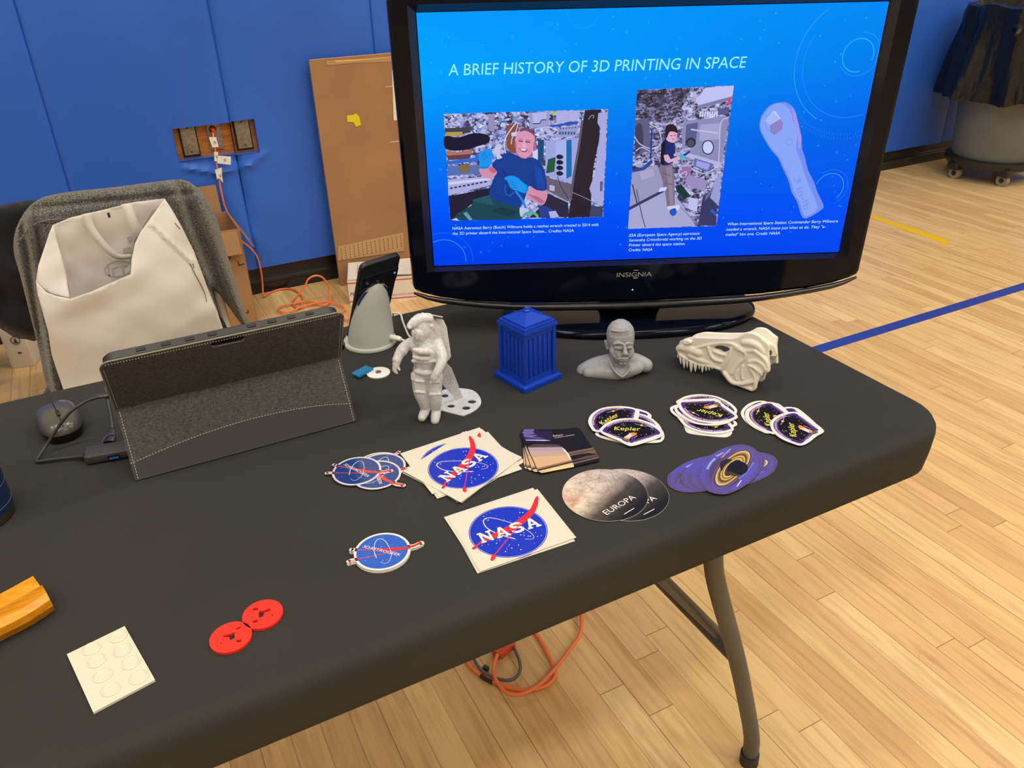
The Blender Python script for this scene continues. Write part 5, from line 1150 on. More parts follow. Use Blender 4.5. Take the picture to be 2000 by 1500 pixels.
# back flange sweeping to the far side
b.loft([[L2(p, d) for p in ((1650, 300), (1700, 340), (1760, 365), (1800, 440), (1832, 520), (1822, 548), (1740, 556), (1712, 545), (1735, 480), (1700, 440))] for d in (-.030, -.004)], 0, True, None, False)
sk_ = b.build('skull_bone', SKM, so); remesh(sk_, .0009, 7, .5, .0003, [SKM])
for i, (x0_, x1_, tx, ty, tyb) in enumerate(((188, 205, 198, 580, 545), (215, 262, 250, 685, 562), (268, 325, 302, 750, 600), (328, 372, 352, 745, 628), (383, 455, 414, 816, 655), (458, 518, 482, 808, 690), (532, 570, 548, 770, 705), (578, 628, 597, 820, 712), (640, 678, 658, 798, 725), (692, 724, 709, 788, 730), (742, 768, 755, 770, 735))):
    b = B(); a0_ = L2(((x0_+x1_)/2, tyb-20), .003); t0_ = L2((tx, ty-6), .004); r_ = (x1_-x0_)/2*W0*1.02
    b.tube([a0_, a0_*.6+t0_*.4, a0_*.2+t0_*.8, t0_], [r_, r_*.92, r_*.45, .0003], 0, 12, 2); b.build('tooth', SKM, so)

# ================================================================== chair with jacket and tote bag
cj = crop(0, 330, .42)
def wr3(x, y, s_, am, seed=0): return am*noise.noise(Vector((x*s_, y*s_, seed)))
chn = empty('folding_chair', (.03, 2.28, 0), 'folding chair with beige tube frame under the grey jacket', 'chair')
BE = M('beige_tube', (186, 172, 150), .45); BK = M('black_vinyl', (28, 28, 31), .5)
Tc = Matrix.Translation((-.03, -2.28, 0))
b = B(); b.box((.05, 2.10, .415), (.32, .34, .035), 0, Tc, .012); b.build('seat', BK, chn)
b = B(); b.box((.03, 2.262, .68), (.36, .02, .22), 0, Tc @ Matrix.Identity(4), .008); b.build('backrest', BK, chn)
for sx in (-1, 1):
    b = B(); b.tube([(.03+sx*.185, 1.96, .01), (.03+sx*.19, 2.09, .24), (.03+sx*.185, 2.235, .42), (.03+sx*.18, 2.258, .58), (.03+sx*.17, 2.265, .77)], .0125, 0, 12, 3, T=Tc); b.build('leg', BE, chn)
    b = B(); b.tube([(.03+sx*.165, 2.36, .01), (.03+sx*.165, 2.10, .40)], .0125, 0, 12, T=Tc); b.build('leg', BE, chn)
b = B(); b.tube([(.03-.17, 2.265, .765), (.03-.12, 2.268, .78), (.03+.12, 2.268, .78), (.03+.17, 2.265, .765)], .0125, 0, 12, 4, T=Tc); b.build('top_rail', BE, chn)
def cloth_obj(name, outl, mat_, Yf, step, thick, label, cat, fold, z0=0, loc=None, edge_r=.03):
    """draped solid: traced front sheet, back sheet behind it, joined at the rim"""
    b = B()
    o3 = lambda p, Y: aty(*cj(p), Y)
    def rnd_(e, y_): k_ = min(1, e*.42*.00135/edge_r); return Yf+fold(0, 0)*0+thick/2*(1-sqrt(max(0, 1-(1-k_)**2)))
    patch(b, outl, lambda x, y, e: tuple(o3((x, y), rnd_(e, y)+fold(x, y)*min(1, e/25))), step)
    n1 = len(b.v)
    back_ = B(); patch(back_, outl, lambda x, y, e: tuple(o3((x, y), Yf+thick-(0 if e > 1 else thick/2))), step*2.5)
    b.add(back_.v, back_.f, 0, True)
    return b
t = NT('grey_fleece'); v = t.obj(); f = t.noise(v, 330, 3, .75)
t.l(t.ramp(f, [(.36, (54, 53, 51)), (.5, (94, 93, 90)), (.64, (150, 148, 142))]), t.b.inputs['Base Color']); t.b.inputs['Roughness'].default_value = .95; t.b.inputs['Specular IOR Level'].default_value = .1; t.b.inputs['Sheen Weight'].default_value = .3
t.bump(t.noise(v, 500, 4, .7), .5, .002); FLE = t.m
jo = smooth2([(64, 320), (90, 240), (140, 170), (210, 128), (330, 105), (480, 90), (640, 70), (760, 55), (830, 48), (880, 60), (940, 110), (985, 180), (1020, 270), (1050, 380), (1080, 470), (1110, 570), (1150, 690), (1165, 730), (1150, 760), (1070, 650), (990, 560), (1030, 740), (1100, 1100), (260, 1100), (215, 1010), (180, 840), (130, 640), (90, 480), (66, 400)], 2, True)
def jfold(x, y):
    d = .010*math.exp(-(((y-(185-.10*(x-140)))/14)**2))*(1 if x > 120 else 0)*.8
    d += .015*sin((x-95-.16*(y-330))/11)*math.exp(-((x-(130+.19*(y-330)))/75)**2)*(1 if y > 240 else max(0, (y-160)/80))
    d += .014*sin((x-.38*(y-300)-900)/18)*math.exp(-((x-(960+.36*(y-400)))/110)**2)
    d += .010*noise.noise(Vector((x*.006, y*.006, 3)))-.02*math.exp(-((y-120)/80)**2)*0
    return d*1.5
def jY(x, y, e): return 2.235-.0
b = cloth_obj('', jo, FLE, 2.20, 11, .09, '', '', jfold, edge_r=.045)
o0 = Vector((.03, 2.25, .30))
for i in range(len(b.v)): b.v[i] = tuple(Vector(b.v[i])-o0)
jk = b.build('jacket', FLE, auto=80); jk.location = o0; tag(jk, 'grey fleece jacket draped over the folding chair behind the white tote bag', 'jacket')
b = B()
cp = [aty(*cj(p), Y)-o0 for p, Y in (((985, 565), 2.165), ((1060, 640), 2.165), ((1150, 700), 2.17), ((1165, 735), 2.17))]
b.tube([aty(*cj(p), 2.188)-o0 for p in ((95, 330), (150, 265), (220, 240), (330, 232), (470, 215), (500, 200))], .0025, 0, 6, 4); b.build('seam', FLE, jk)
# tote bag
t = NT('white_nonwoven'); v = t.obj(); t.b.inputs['Base Color'].default_value = rgba((212, 210, 205)); t.b.inputs['Roughness'].default_value = .75; t.b.inputs['Subsurface Weight'].default_value = .0
t.b.inputs['Transmission Weight'].default_value = .0; t.bump(t.noise(v, 30, 5, .6), .14, .003); NWV = t.m
bo0 = Vector((.02, 2.08, .455)); bg = empty('tote_bag', tuple(bo0), 'white non-woven tote bag standing open on the chair in front of the grey jacket', 'bag')
def sheet(name, outl, Yfn, step=14, mats=NWV, th=.0012):
    b = B(); patch(b, outl, lambda x, y, e: tuple(aty(*cj((x, y)), Yfn(x, y, e))-bo0), step)
    o = b.build(name, mats, bg, auto=80); md = o.modifiers.new('s', 'SOLIDIFY'); md.thickness = th; return o
def segY(pts):   # depth blended from control points
    def f(x, y):
        s_ = w_ = 0
        for (px, py, Y) in pts: q = 1/((x-px)**2+(y-py)**2+9000)**1.4; s_ += q*Y; w_ += q
        return s_/w_
    return f
front_c = segY([(180, 500, 2.055), (230, 580, 2.02), (330, 603, 1.992), (450, 560, 1.988), (610, 490, 2.0), (625, 345, 2.06), (690, 245, 2.10), (765, 138, 2.145), (880, 350, 2.12), (960, 560, 2.10), (1035, 740, 2.09), (500, 800, 2.0), (700, 700, 2.01), (800, 400, 2.055), (850, 600, 2.03), (300, 800, 2.0), (240, 870, 2.04), (290, 1010, 2.04), (600, 1010, 2.005), (1000, 1000, 2.08)])
fo = [(168, 520), (215, 572), (262, 590), (330, 603), (420, 572), (520, 528), (608, 490), (612, 420), (628, 345), (655, 290), (690, 243), (765, 137), (800, 190), (845, 270), (900, 380), (960, 540), (1005, 650), (1040, 750), (1060, 900), (1080, 1080), (310, 1080), (290, 1010), (262, 930), (240, 860), (225, 760), (195, 650), (175, 580)]
sheet('front_panel', fo, lambda x, y, e: front_c(x, y)+.0012*noise.noise(Vector((x*.012, y*.014, 5)))+.003*sin((x+y*1.2)/60)*math.exp(-((y-650)/120)**2)-.010*math.exp(-(abs((y-240)-(x-690)*.95)/10)**2)*(1 if x < 900 and y < 480 and x > 690 else 0))
sheet('back_panel', [(245, 260), (330, 225), (480, 190), (620, 155), (765, 137), (720, 200), (690, 243), (655, 290), (628, 345), (612, 420), (608, 490), (640, 620), (330, 640), (310, 500), (285, 400), (262, 320)], lambda x, y, e: 2.150-.02*sin((x-250)/500*pi)*0+.004*noise.noise(Vector((x*.01, y*.01, 9)))+.0*y)
gus = segY([(245, 260, 2.148), (265, 340, 2.140), (310, 500, 2.125), (325, 600, 1.99), (230, 578, 2.022), (168, 520, 2.055), (200, 380, 2.09), (215, 500, 2.05)])
sheet('side_gusset', [(245, 260), (262, 320), (285, 400), (310, 500), (316, 550), (328, 602), (262, 588), (215, 570), (168, 520), (178, 450), (205, 370), (228, 300)], lambda x, y, e: gus(x, y))
gus2 = segY([(765, 137, 2.147), (690, 243, 2.10), (628, 345, 2.062), (608, 490, 2.003), (700, 430, 2.03), (800, 380, 2.05), (740, 260, 2.09)])
for pts in ([(378, 208), (400, 260), (440, 315), (480, 355), (520, 390), (560, 410), (620, 400)], [(425, 200), (440, 265), (480, 330), (520, 370), (560, 395), (620, 392)]): pass
def strap(name, L_, R_, Y):
    b = B(); l = smooth2(L_, 4); r = smooth2(R_, 4); n_ = len(l); vs = [aty(*cj(p), Y+.012*sin(pi*i/(n_-1))*-1)-bo0 for i, p in enumerate(l)]+[aty(*cj(p), Y+.012*sin(pi*i/(n_-1))*-1)-bo0 for i, p in enumerate(r)]
    b.add(vs, [(i, i+1, n_+i+1, n_+i) for i in range(n_-1)], 0, True); o = b.build(name, NWV, bg); md = o.modifiers.new('s', 'SOLIDIFY'); md.thickness = .002
strap('handle', [(378, 212), (405, 280), (450, 340), (500, 395), (545, 420), (612, 418)], [(425, 202), (440, 265), (480, 325), (520, 370), (560, 398), (612, 397)], 2.135)
strap('handle', [(563, 165), (580, 220), (610, 300), (625, 345)], [(610, 157), (628, 210), (650, 260), (668, 285)], 2.12)
# print on the bag
b = B(); PR = M('bag_print', (60, 44, 48), .6); PR2 = M('bag_print_faint', (176, 174, 172), .7); PR3 = M('bag_print_red', (150, 60, 60), .6)
def onb(pts, mi, dY=-.003, f=front_c):
    vs = [aty(*cj(p), f(*p)+dY)-bo0 for p in pts]; b.add(vs, [tuple(range(len(vs)))], mi, False)
line1 = smooth2([(757, 320), (800, 348), (850, 395), (885, 440), (910, 490), (935, 535), (955, 580), (963, 618)], 6); line2 = smooth2([(845, 378), (890, 425), (905, 460)], 6)
for L_ in (line1, line2):
    for i in range(0, len(L_)-1):
        (x1_, y1_), (x2_, y2_) = L_[i], L_[i+1]
        q = .72; onb([(x1_, y1_), (x1_+(x2_-x1_)*q, y1_+(y2_-y1_)*q), (x1_+(x2_-x1_)*q-3, y1_+(y2_-y1_)*q+4), (x1_-3, y1_+4)], 0)
b.build('print_line', PR, bg); b = B()
for q in (((497, 205), (508, 202), (515, 224), (504, 227)),): onb(q, 0, -.003, lambda x, y: 2.15)
b.build('size_mark', PR, bg); b = B()
for i in range(5): onb([(812+5*i, 250+6*i), (815+5*i, 249+6*i), (818+5*i, 256+6*i), (815+5*i, 257+6*i)], 0)
b.build('print_line', PR, bg); b = B()
bf = lambda x, y: 2.150
E1 = ellipse(548, 465, 64, 38, 30, -.15); E0 = ellipse(548, 465, 59, 33, 30, -.15)
for i in range(30):
    j = (i+1) % 30
    if max(E1[i][0], E1[j][0]) < 605: onb([E1[i], E1[j], E0[j], E0[i]], 1, -.003, bf)
for q in (((500, 455), (506, 454), (512, 500), (506, 501)), ((520, 462), (545, 455), (546, 461), (527, 466), (530, 498), (524, 499)), ((556, 455), (590, 447), (592, 455), (574, 459), (578, 490), (570, 491), (566, 461), (557, 463)), ((572, 370), (612, 362), (612, 390), (572, 392)), ((590, 320), (612, 308), (620, 330), (600, 345))): onb(q, 1, -.003, bf)
b.build('print_logo', [PR, PR2, PR3], bg)
# black jacket / second chair far left
BKF = M('black_fabric', (24, 25, 30), .85, spec=.2, sheen=.2, bump=.4, bscale=40, bdist=.006)
bl_o = smooth2([(-420, 240), (-200, 190), (0, 168), (80, 152), (150, 146), (200, 175), (230, 420), (230, 640), (190, 790), (120, 792), (60, 780), (-40, 720), (-200, 680), (-420, 660)], 2, True)
b = cloth_obj('', bl_o, BKF, 2.52, 22, .12, '', '', lambda x, y: .02*noise.noise(Vector((x*.01, y*.01, 7)))+.012*sin((y-.2*x)/42), edge_r=.06)
o0 = aty(*cj((-60, 700)), 2.58); o0.y = 2.58
for i in range(len(b.v)): b.v[i] = tuple(Vector(b.v[i])-o0)
o = b.build('black_coat', BKF, auto=80); o.location = o0; tag(o, 'black coat hanging over a second chair at the far left edge', 'coat')
c2 = empty('folding_chair', (-.42, 2.645, 0), 'second chair mostly hidden by the black coat at the far left edge', 'chair', rz=pi)
b = B(); b.box((0, -.12, .425), (.42, .38, .02), 0, None, .008); b.build('seat', M('tan_seat', (176, 140, 110), .5), c2)
b = B(); b.box((0, .03, .59), (.34, .02, .18), 0, None, .01); b.build('backrest', BK, c2)
for sx in (-1, 1):
    for y0_, y1_, zt_ in ((-.30, .04, .68), (.14, -.14, .42)):
        b = B(); b.tube([(sx*.17, y0_, .01), (sx*.17, y1_, zt_)], .010, 0, 10); b.build('leg', BK, c2)

# ================================================================== stickers
TH = .0006
def framepx(cpx, apx, bpx, z):
    """local frame on the table: origin under pixel cpx, x axis along apx->bpx"""
    C = atz(*cpx, z); a_ = atz(*apx, z); b_ = atz(*bpx, z); ang = atan2(b_.y-a_.y, b_.x-a_.x)
    return C, ang
class SA:
    """sticker art: layered flat shapes in one mesh, traced in the frame (C, ang)"""
    def __init__(s, C, ang, cr, z): s.C, s.a, s.cr, s.z = C, ang, cr, z; s.b = B(); s.mats = []; s.n = 0; s.top = TH
    def L(s, p):
        d = atz(*s.cr(p), s.z)-s.C; return (d.x*cos(s.a)+d.y*sin(s.a), -d.x*sin(s.a)+d.y*cos(s.a))
    def mi(s, m_):
        if m_ not in s.mats: s.mats.append(m_)
        return s.mats.index(m_)
    def up(s): s.n += 1; return s.top+s.n*1.2e-6
    def body(s, loc_pts, m_): s.b.prism(loc_pts, 0, TH, s.mi(m_))
    def P(s, loc_pts, m_): s.b.prism_top(loc_pts, s.up(), s.mi(m_))
    def C_(s, pts, m_, k=0): q = [s.L(p) for p in pts]; s.P(smooth2(q, k, True) if k else q, m_)
    def S(s, pts, w_, m_, k=4): q = smooth2([s.L(p) for p in pts], k) if k > 1 else [s.L(p) for p in pts]; W = w_ if not isinstance(w_, (list, tuple)) else [w_[0]+(w_[1]-w_[0])*i/(len(q)-1) for i in range(len(q))]; ribbon(s.b, q, W, s.up(), s.mi(m_))
    def T(s, txt, p0, p1, h, m_, off=0, shear=0): s.b.text(txt, fit(txt, p0, p1, h, off, shear), s.up(), s.mi(m_))
    def mesh(s, name): o = s.b.build(name, s.mats); return o
def put(proto, C, ang, lvl, label, cat, group, first=[None]):
    o = proto if not proto.get('label') else proto.copy()
    if o is not proto: COL.objects.link(o)
    o.location = (C[0], C[1], TZ+.0004+lvl*(TH+.00012)); o.rotation_euler = (0, 0, ang)
    return tag(o, label, cat, group)
SW_ = M('sticker_white', (220, 214, 196), .4, spec=.4); SB = M('sticker_blue', (24, 48, 190), .3, spec=.5); SR = M('sticker_red', (232, 40, 34), .3, spec=.5); SWW = M('sticker_pure', (230, 227, 220), .35)
rs_ = random.Random(11)
def nasa_letters(a, p0, p1, h):
    L = hypot(p1[0]-p0[0], p1[1]-p0[1]); u = ((p1[0]-p0[0])/L, (p1[1]-p0[1])/L); v = (-u[1], u[0])
    f = lambda x0, w_, x, y: (p0[0]+u[0]*(x0+x*w_)+v[0]*y*h, p0[1]+u[1]*(x0+x*w_)+v[1]*y*h)
    N_ = [(0, 0), (.36, 0), (.36, .14), (.27, .14), (.27, .66), (.74, 0), (.90, 0), (.90, .86), (1, .86), (1, 1), (.64, 1), (.64, .86), (.74, .86), (.74, .36), (.28, 1), (0, 1), (0, .86), (.10, .86), (.10, .14), (0, .14)]
    A_ = [(0, 0), (.38, 0), (.38, .14), (.28, .14), (.33, .28), (.67, .28), (.72, .14), (.63, .14), (.63, 0), (1.02, 0), (1.02, .14), (.93, .14), (.62, 1), (.40, 1), (.09, .14), (0, .14)]
    S_ = [(.84, .68), (.84, .80), (.66, .90), (.42, .91), (.22, .84), (.18, .71), (.30, .60), (.54, .52), (.76, .42), (.84, .27), (.74, .13), (.48, .08), (.24, .12), (.14, .22), (.14, .32)]
    gp = L*.035; w_ = (L-3*gp)/4
    for k, g in enumerate('NASA'):
        x0 = k*(w_+gp)
        if g == 'S': ribbon(a.b, [f(x0, w_, x, y) for x, y in smooth2(S_, 3)], h*.21, a.up(), a.mi(SWW))
        elif g == 'N': a.P([f(x0, w_, x, y) for x, y in N_], SWW)
        else:
            z = a.up(); q = [f(x0, w_, x, y) for x, y in A_]; hh = [f(x0, w_, x, y) for x, y in ((.39, .42), (.61, .42), (.505, .74))]
            tr = tessellate_polygon([[Vector((*p, 0)) for p in q], [Vector((*p, 0)) for p in hh]]); al = q+hh
            fs = []
            for t_ in tr:
                i, j, l = t_; A2 = (al[j][0]-al[i][0])*(al[l][1]-al[i][1])-(al[j][1]-al[i][1])*(al[l][0]-al[i][0]); fs.append((i, j, l) if A2 > 0 else (l, j, i))
            a.b.add([(*p, z) for p in al], fs, a.mi(SWW), False)
k6 = crop(620, 820, .27)
zl = TZ+.0025
C, ang = framepx(k6((1380, 803)), k6((1225, 855)), k6((1565, 755)), zl)
a = SA(C, ang, k6, zl)
card = [a.L(p) for p in ((940, 703), (1592, 500), (1872, 850), (1178, 1096))]
a.body(card, SW_)
a.P(ellipse(0, 0, .0468, .0468, 64), SB); ringp_ = ellipse(0, 0, .0455, .0455, 64); ribbon(a.b, ringp_+[ringp_[0]], .0004, a.up(), a.mi(SWW))
def stars(a, n, rad, clusters=True):
    z = a.up()
    for k in range(n):
        if clusters: t_ = rs_.choice((.6, 2.0, 3.6, 4.4, 5.6, 1.6))+rs_.gauss(0, .25); r_ = rad*rs_.uniform(.35, .92)
        else: t_ = rs_.uniform(0, 2*pi); r_ = rad*sqrt(rs_.uniform(0, .9))
        s_ = rad*rs_.choice((.007, .009, .012, .017)); a.b.prism_top(ellipse(r_*cos(t_), r_*sin(t_), s_, s_, 7), z, a.mi(SWW))
stars(a, 60, .046)
a.S([(1500, 862), (1545, 862), (1566, 850), (1552, 825), (1500, 788), (1400, 745), (1300, 716), (1240, 708), (1208, 718), (1202, 745), (1230, 785), (1300, 822), (1370, 845), (1430, 860)], (.0004, .0014), SWW)
nasa_letters(a, a.L((1190, 893)), a.L((1622, 765)), .0185)
a.C_([(1592, 549), (1572, 570), (1545, 635), (1490, 695), (1400, 755), (1290, 812), (1190, 872), (1150, 905), (1118, 925), (1122, 938), (1150, 930), (1172, 900), (1300, 850), (1420, 795), (1500, 742), (1560, 685), (1590, 630), (1600, 575)], SR, 2)
a.S([(1565, 640), (1480, 740), (1380, 858), (1275, 985)], .0013, SR); a.C_([(1268, 975), (1292, 978), (1288, 1000), (1265, 1022), (1252, 1012), (1255, 995)], SR, 2)
nasa_letters(a, a.L((1190, 893)), a.L((1622, 765)), .0185); a.S([(1500, 690), (1460, 760), (1380, 858), (1275, 985)], .0012, SR)
nc = a.mesh('space_agency_sticker')
def rel(C, ang, px, dang=0, z=zl):
    """pose with globe centre under pixel px, rotated by dang degrees"""
    c_ = atz(*px, z); return (c_.x, c_.y), ang+radians(dang)
G = 'square round-emblem stickers in the lower pile'
put(nc, C, ang, 2, 'white sticker with a blue globe emblem and red swoosh, top of the lower pile', 'sticker', G)
c_, a_ = rel(C, ang, k6((1358, 792)), 1.5); put(nc, c_, a_, 1, 'white sticker whose left strip shows past the top emblem sticker of the lower pile', 'sticker', G)
c_, a_ = rel(C, ang, k6((1372, 812)), -1.5); put(nc, c_, a_, 0, 'white sticker at the bottom of the lower pile, only its right corner showing', 'sticker', G)
G = 'square round-emblem stickers in the upper fanned pile'
zu = TZ+.004
Cu, angu = framepx(k6((1055, 346)), k6((935, 425)), k6((1185, 268)), zu)
put(nc, (Cu.x, Cu.y), angu, 5, 'white sticker with a blue globe emblem on top of the upper fanned pile', 'sticker', G)
c_, a_ = rel(C, ang, k6((996, 300)), 5, zu); put(nc, c_, a_, 4, 'white sticker under the top one of the upper pile, a sliver of blue showing', 'sticker', G)
c_, a_ = rel(C, ang, k6((1030, 312)), 7, zu); put(nc, c_, a_, 3, 'white sticker in the middle of the upper fanned pile, only edges showing', 'sticker', G)
c_, a_ = rel(C, ang, k6((1044, 326)), 3, zu); put(nc, c_, a_, 2, 'white sticker in the middle of the upper fanned pile, only edges showing', 'sticker', G)
c_, a_ = rel(C, angu, k6((1048, 338)), 2, zu); put(nc, c_, a_, 1, 'white sticker low in the upper fanned pile, its corner towards the small round stickers', 'sticker', G)
c_, a_ = rel(C, angu, k6((1075, 330)), -6, zu); put(nc, c_, a_, 0, 'white sticker at the bottom of the upper pile, its corner beside the planet cards', 'sticker', G)

# round swoosh sticker
def geek(name, blue, white, red):
    z = TZ+.004
    C, ang = framepx(k6((469, 952)), k6((325, 921)), k6((602, 986)), z); a = SA(C, ang, k6, z)
    R_ = .0322
    a.body(ellipse(0, 0, R_, R_, 64), white)
    for pts, w_ in (([(300, 944), (262, 942), (246, 941)], .0052), ([(300, 1010), (250, 1018), (226, 1026)], .0052), ([(640, 925), (700, 915), (750, 893)], .0068)):
        q = [a.L(p) for p in pts]; s_ = stroke(smooth2(q, 4), w_); a.b.prism(s_, 0, TH, a.mi(white)); e_ = q[-1]; a.b.prism(ellipse(e_[0], e_[1], w_/2, w_/2, 14), 0, TH, a.mi(white))
    a.P(ellipse(0, 0, .0294, .0294, 64), blue)
    stars(a, 34, .0285, False)
    a.C_([(285, 942), (400, 938), (520, 930), (620, 925), (700, 905), (742, 884), (756, 884), (748, 898), (690, 925), (600, 945), (520, 952), (400, 946), (285, 947)], red, 2)
    a.S([(222, 1030), (300, 1008), (430, 982), (560, 955)], .0011, red)
    a.S([(456, 1030), (480, 1040), (510, 1034), (534, 990), (525, 935), (490, 880), (455, 862), (425, 878), (411, 920), (413, 965), (428, 1002)], (.0003, .0009), SWW)
    a.T('3DASTROGEEK', a.L((325, 925)), a.L((600, 990)), .0046, SWW, .035, .15)
    return a.mesh(name), C, ang
SB2 = M('sticker_blue_soft', (38, 92, 196), .35)
g1, C1, A1 = geek('round_sticker', SB2, SWW, SR)
G = 'neat stack of round blue stickers near the front edge'
for k in range(6):
    dx, dy = rs_.uniform(-.0006, .0006), rs_.uniform(-.0006, .0006)
    if k == 0: dx = dy = 0
    put(g1, (C1.x+dx, C1.y+dy), A1+rs_.uniform(-.02, .02)*(k > 0), 5-k, 'round blue sticker with a red swoosh, top of the neat stack nearest the table front' if k == 0 else 'round swoosh sticker under the top one in the neat stack nearest the table front', 'sticker', G)
t = NT('holo_border'); v = t.obj(); lw = t.n('ShaderNodeLayerWeight'); t.l(t.ramp(t.noise(v, 38, 2), [(.3, (240, 190, 204)), (.45, (214, 204, 236)), (.55, (232, 222, 212)), (.65, (204, 228, 220)), (.8, (240, 204, 160))]), t.b.inputs['Base Color']); t.b.inputs['Metallic'].default_value = .12; t.b.inputs['Roughness'].default_value = .25
HB = t.m
g2, C2, A2 = geek('round_sticker', M('holo_blue', (44, 74, 150), .12, .25, spec=.8), HB, M('holo_red', (214, 74, 54), .3))
G = 'shimmering round stickers in the small pile by the tablet'
k9 = crop(630, 870, .095)
def gp(cp, p0, p1, lvl, lab):
    C, ang = framepx(k9(cp), k9(p0), k9(p1), TZ+.003); put(g2, (C.x, C.y), ang, lvl, lab, 'sticker', G)
gp((705, 530), (460, 400), (985, 665), 4, 'shimmering round blue sticker on top at the left of the small pile')
gp((1110, 600), (1000, 400), (1165, 810), 3, 'shimmering round blue sticker with a rim turning pink, its red tip pointing down right')
gp((1210, 430), (1060, 300), (1400, 500), 2, 'shimmering round blue sticker at the back, its red tip reaching the white stickers')
gp((1160, 400), (1380, 380), (980, 430), 1, 'shimmering round sticker nearly hidden, its twin tails poking out at the right')
gp((1180, 440), (1300, 600), (1030, 300), 0, 'shimmering round sticker at the bottom of the small pile, only its rim showing')

# arched telescope mission stickers
kL, kM, kR = crop(1140, 770, .085), crop(1300, 760, .08), crop(1440, 765, .09)
KP = M('kepler_purple', (62, 42, 120), .4, spec=.25); KM = M('kepler_maroon', (96, 30, 74), .35, spec=.25); KB = M('kepler_black', (18, 16, 18), .45, spec=.12); KY = M('kepler_yellow', (240, 232, 70), .4); KO = M('kepler_orange', (232, 142, 38), .4); KG = M('kepler_grey', (92, 84, 96), .4); KW = M('kepler_pink_white', (232, 206, 222), .4)
zk = TZ+.0035
C, ang = framepx(kL((700, 838)), kL((700, 838)), kL((1312, 852)), zk); a = SA(C, ang, kL, zk)
ko = smooth2([a.L(p) for p in ((355, 840), (400, 780), (500, 690), (650, 620), (850, 575), (1050, 565), (1250, 580), (1450, 640), (1650, 730), (1780, 830), (1822, 910), (1780, 990), (1450, 1110), (1150, 1195), (1020, 1190), (900, 1130), (780, 1070), (600, 1000), (420, 910))], 3, True)
a.body(ko, SWW)
rim = [a.L(p) for p in ((435, 835), (540, 735), (680, 665), (850, 618), (1050, 600), (1250, 620), (1450, 685), (1640, 790), (1740, 870), (1755, 915), (1700, 945), (1450, 1030), (1120, 1130), (1060, 1120), (900, 1055), (700, 980), (500, 900), (445, 865))]
a.P(smooth2(rim, 3, True), KM); a.P(inset(smooth2(rim, 3, True), .0007), KP)
inn_ = [a.L(p) for p in ((530, 850), (600, 770), (730, 700), (900, 660), (1080, 650), (1270, 670), (1440, 730), (1580, 810), (1650, 880), (1630, 915), (1500, 960), (1200, 1050), (1150, 1075), (1060, 1080), (900, 1010), (700, 940), (560, 890))]
a.P(smooth2(inn_, 3, True), KM); a.P(inset(smooth2(inn_, 3, True), .0006), KB)
z = a.up()
for k in range(56):
    x, y = rs_.uniform(560, 1640), rs_.uniform(660, 1040)
    if y > 1075-abs(x-1100)*.28 or y < 655+((x-1080)/560)**2*170: continue
    p = a.L((x, y)); s_ = rs_.choice((.00025, .0004, .0006)); a.b.prism_top(ellipse(*p, s_, s_, 6), z, a.mi(SWW))
for p_ in ((920, 725), (1435, 935), (810, 935)):
    x, y = a.L(p_)
    a.P([(x-.0016, y), (x, y-.0002), (x+.0016, y), (x, y+.0002)], SWW); a.P([(x, y-.0016), (x+.0002, y), (x, y+.0016), (x-.0002, y)], SWW)
a.S([(1165, 690), (1250, 712), (1330, 728), (1420, 745), (1485, 750)], .0012, M('ring_grey', (150, 156, 160), .4)); x, y = a.L((1330, 727)); a.P(ellipse(x, y, .0024, .0022, 16), KO); a.P(ellipse(x, y, .0015, .0014, 12), KY)
a.C_([(830, 1010), (960, 1020), (1060, 1080), (1010, 1130), (900, 1080)], KG)
a.C_([(925, 1000), (1000, 955), (1070, 905), (1130, 920), (1100, 980), (1050, 1040), (950, 1045)], KW); a.C_([(1070, 905), (1120, 895), (1215, 905), (1220, 930), (1140, 985), (1085, 1000), (1110, 950)], KO); a.C_([(925, 1005), (1040, 1020), (1050, 1055), (950, 1045)], KO); a.S([(1230, 965), (1160, 1020), (1080, 1090), (1010, 1125)], .0006, SWW); a.C_([(1130, 1000), (1180, 1040), (1120, 1125), (1050, 1110)], KP)
a.b.text('Kepler', fit('Kepler', (0, 0), tuple(a.L((1312, 852))), .0098, .035, .18), a.up(), a.mi(KY))
# rim lettering along the dome
arc = smooth2([a.L(p) for p in ((540, 758), (650, 697), (850, 640), (1050, 626), (1250, 643), (1430, 700), (1590, 790))], 8)
sl = [0]
for i in range(1, len(arc)): sl.append(sl[-1]+hypot(arc[i][0]-arc[i-1][0], arc[i][1]-arc[i-1][1]))
def onarc(s_, off_):
    s_ = max(0, min(sl[-1]-1e-7, s_)); i = max(j for j in range(len(sl)-1) if sl[j] <= s_); t_ = (s_-sl[i])/(sl[i+1]-sl[i]); dx, dy = arc[i+1][0]-arc[i][0], arc[i+1][1]-arc[i][1]; l = hypot(dx, dy)
    return (arc[i][0]+dx*t_-dy/l*off_, arc[i][1]+dy*t_+dx/l*off_)
tx = "NASA'S SEARCH FOR EARTH-SIZE PLANETS"; wd = glyphs(tx, .03)[2]
a.b.text(tx, lambda x, y: onarc(x/wd*sl[-1], (y/.73-.5)*.0026), a.up(), a.mi(KW), off=.03)
a.T('BALL AEROSPACE LASP UC BOULDER', a.L((1150, 1118)), a.L((1690, 945)), .0016, KW, .03); a.T('AMES RESEARCH CENTER', a.L((490, 905)), a.L((820, 1010)), .0016, KW, .03)
kp = a.mesh('mission_sticker')
kc = a.L((1090, 860))          # local point at the middle, used to place lower copies
def kpose(cr, p0, p1, z=zk): C, ang = framepx(cr(p0), cr(p0), cr(p1), z); return C, ang
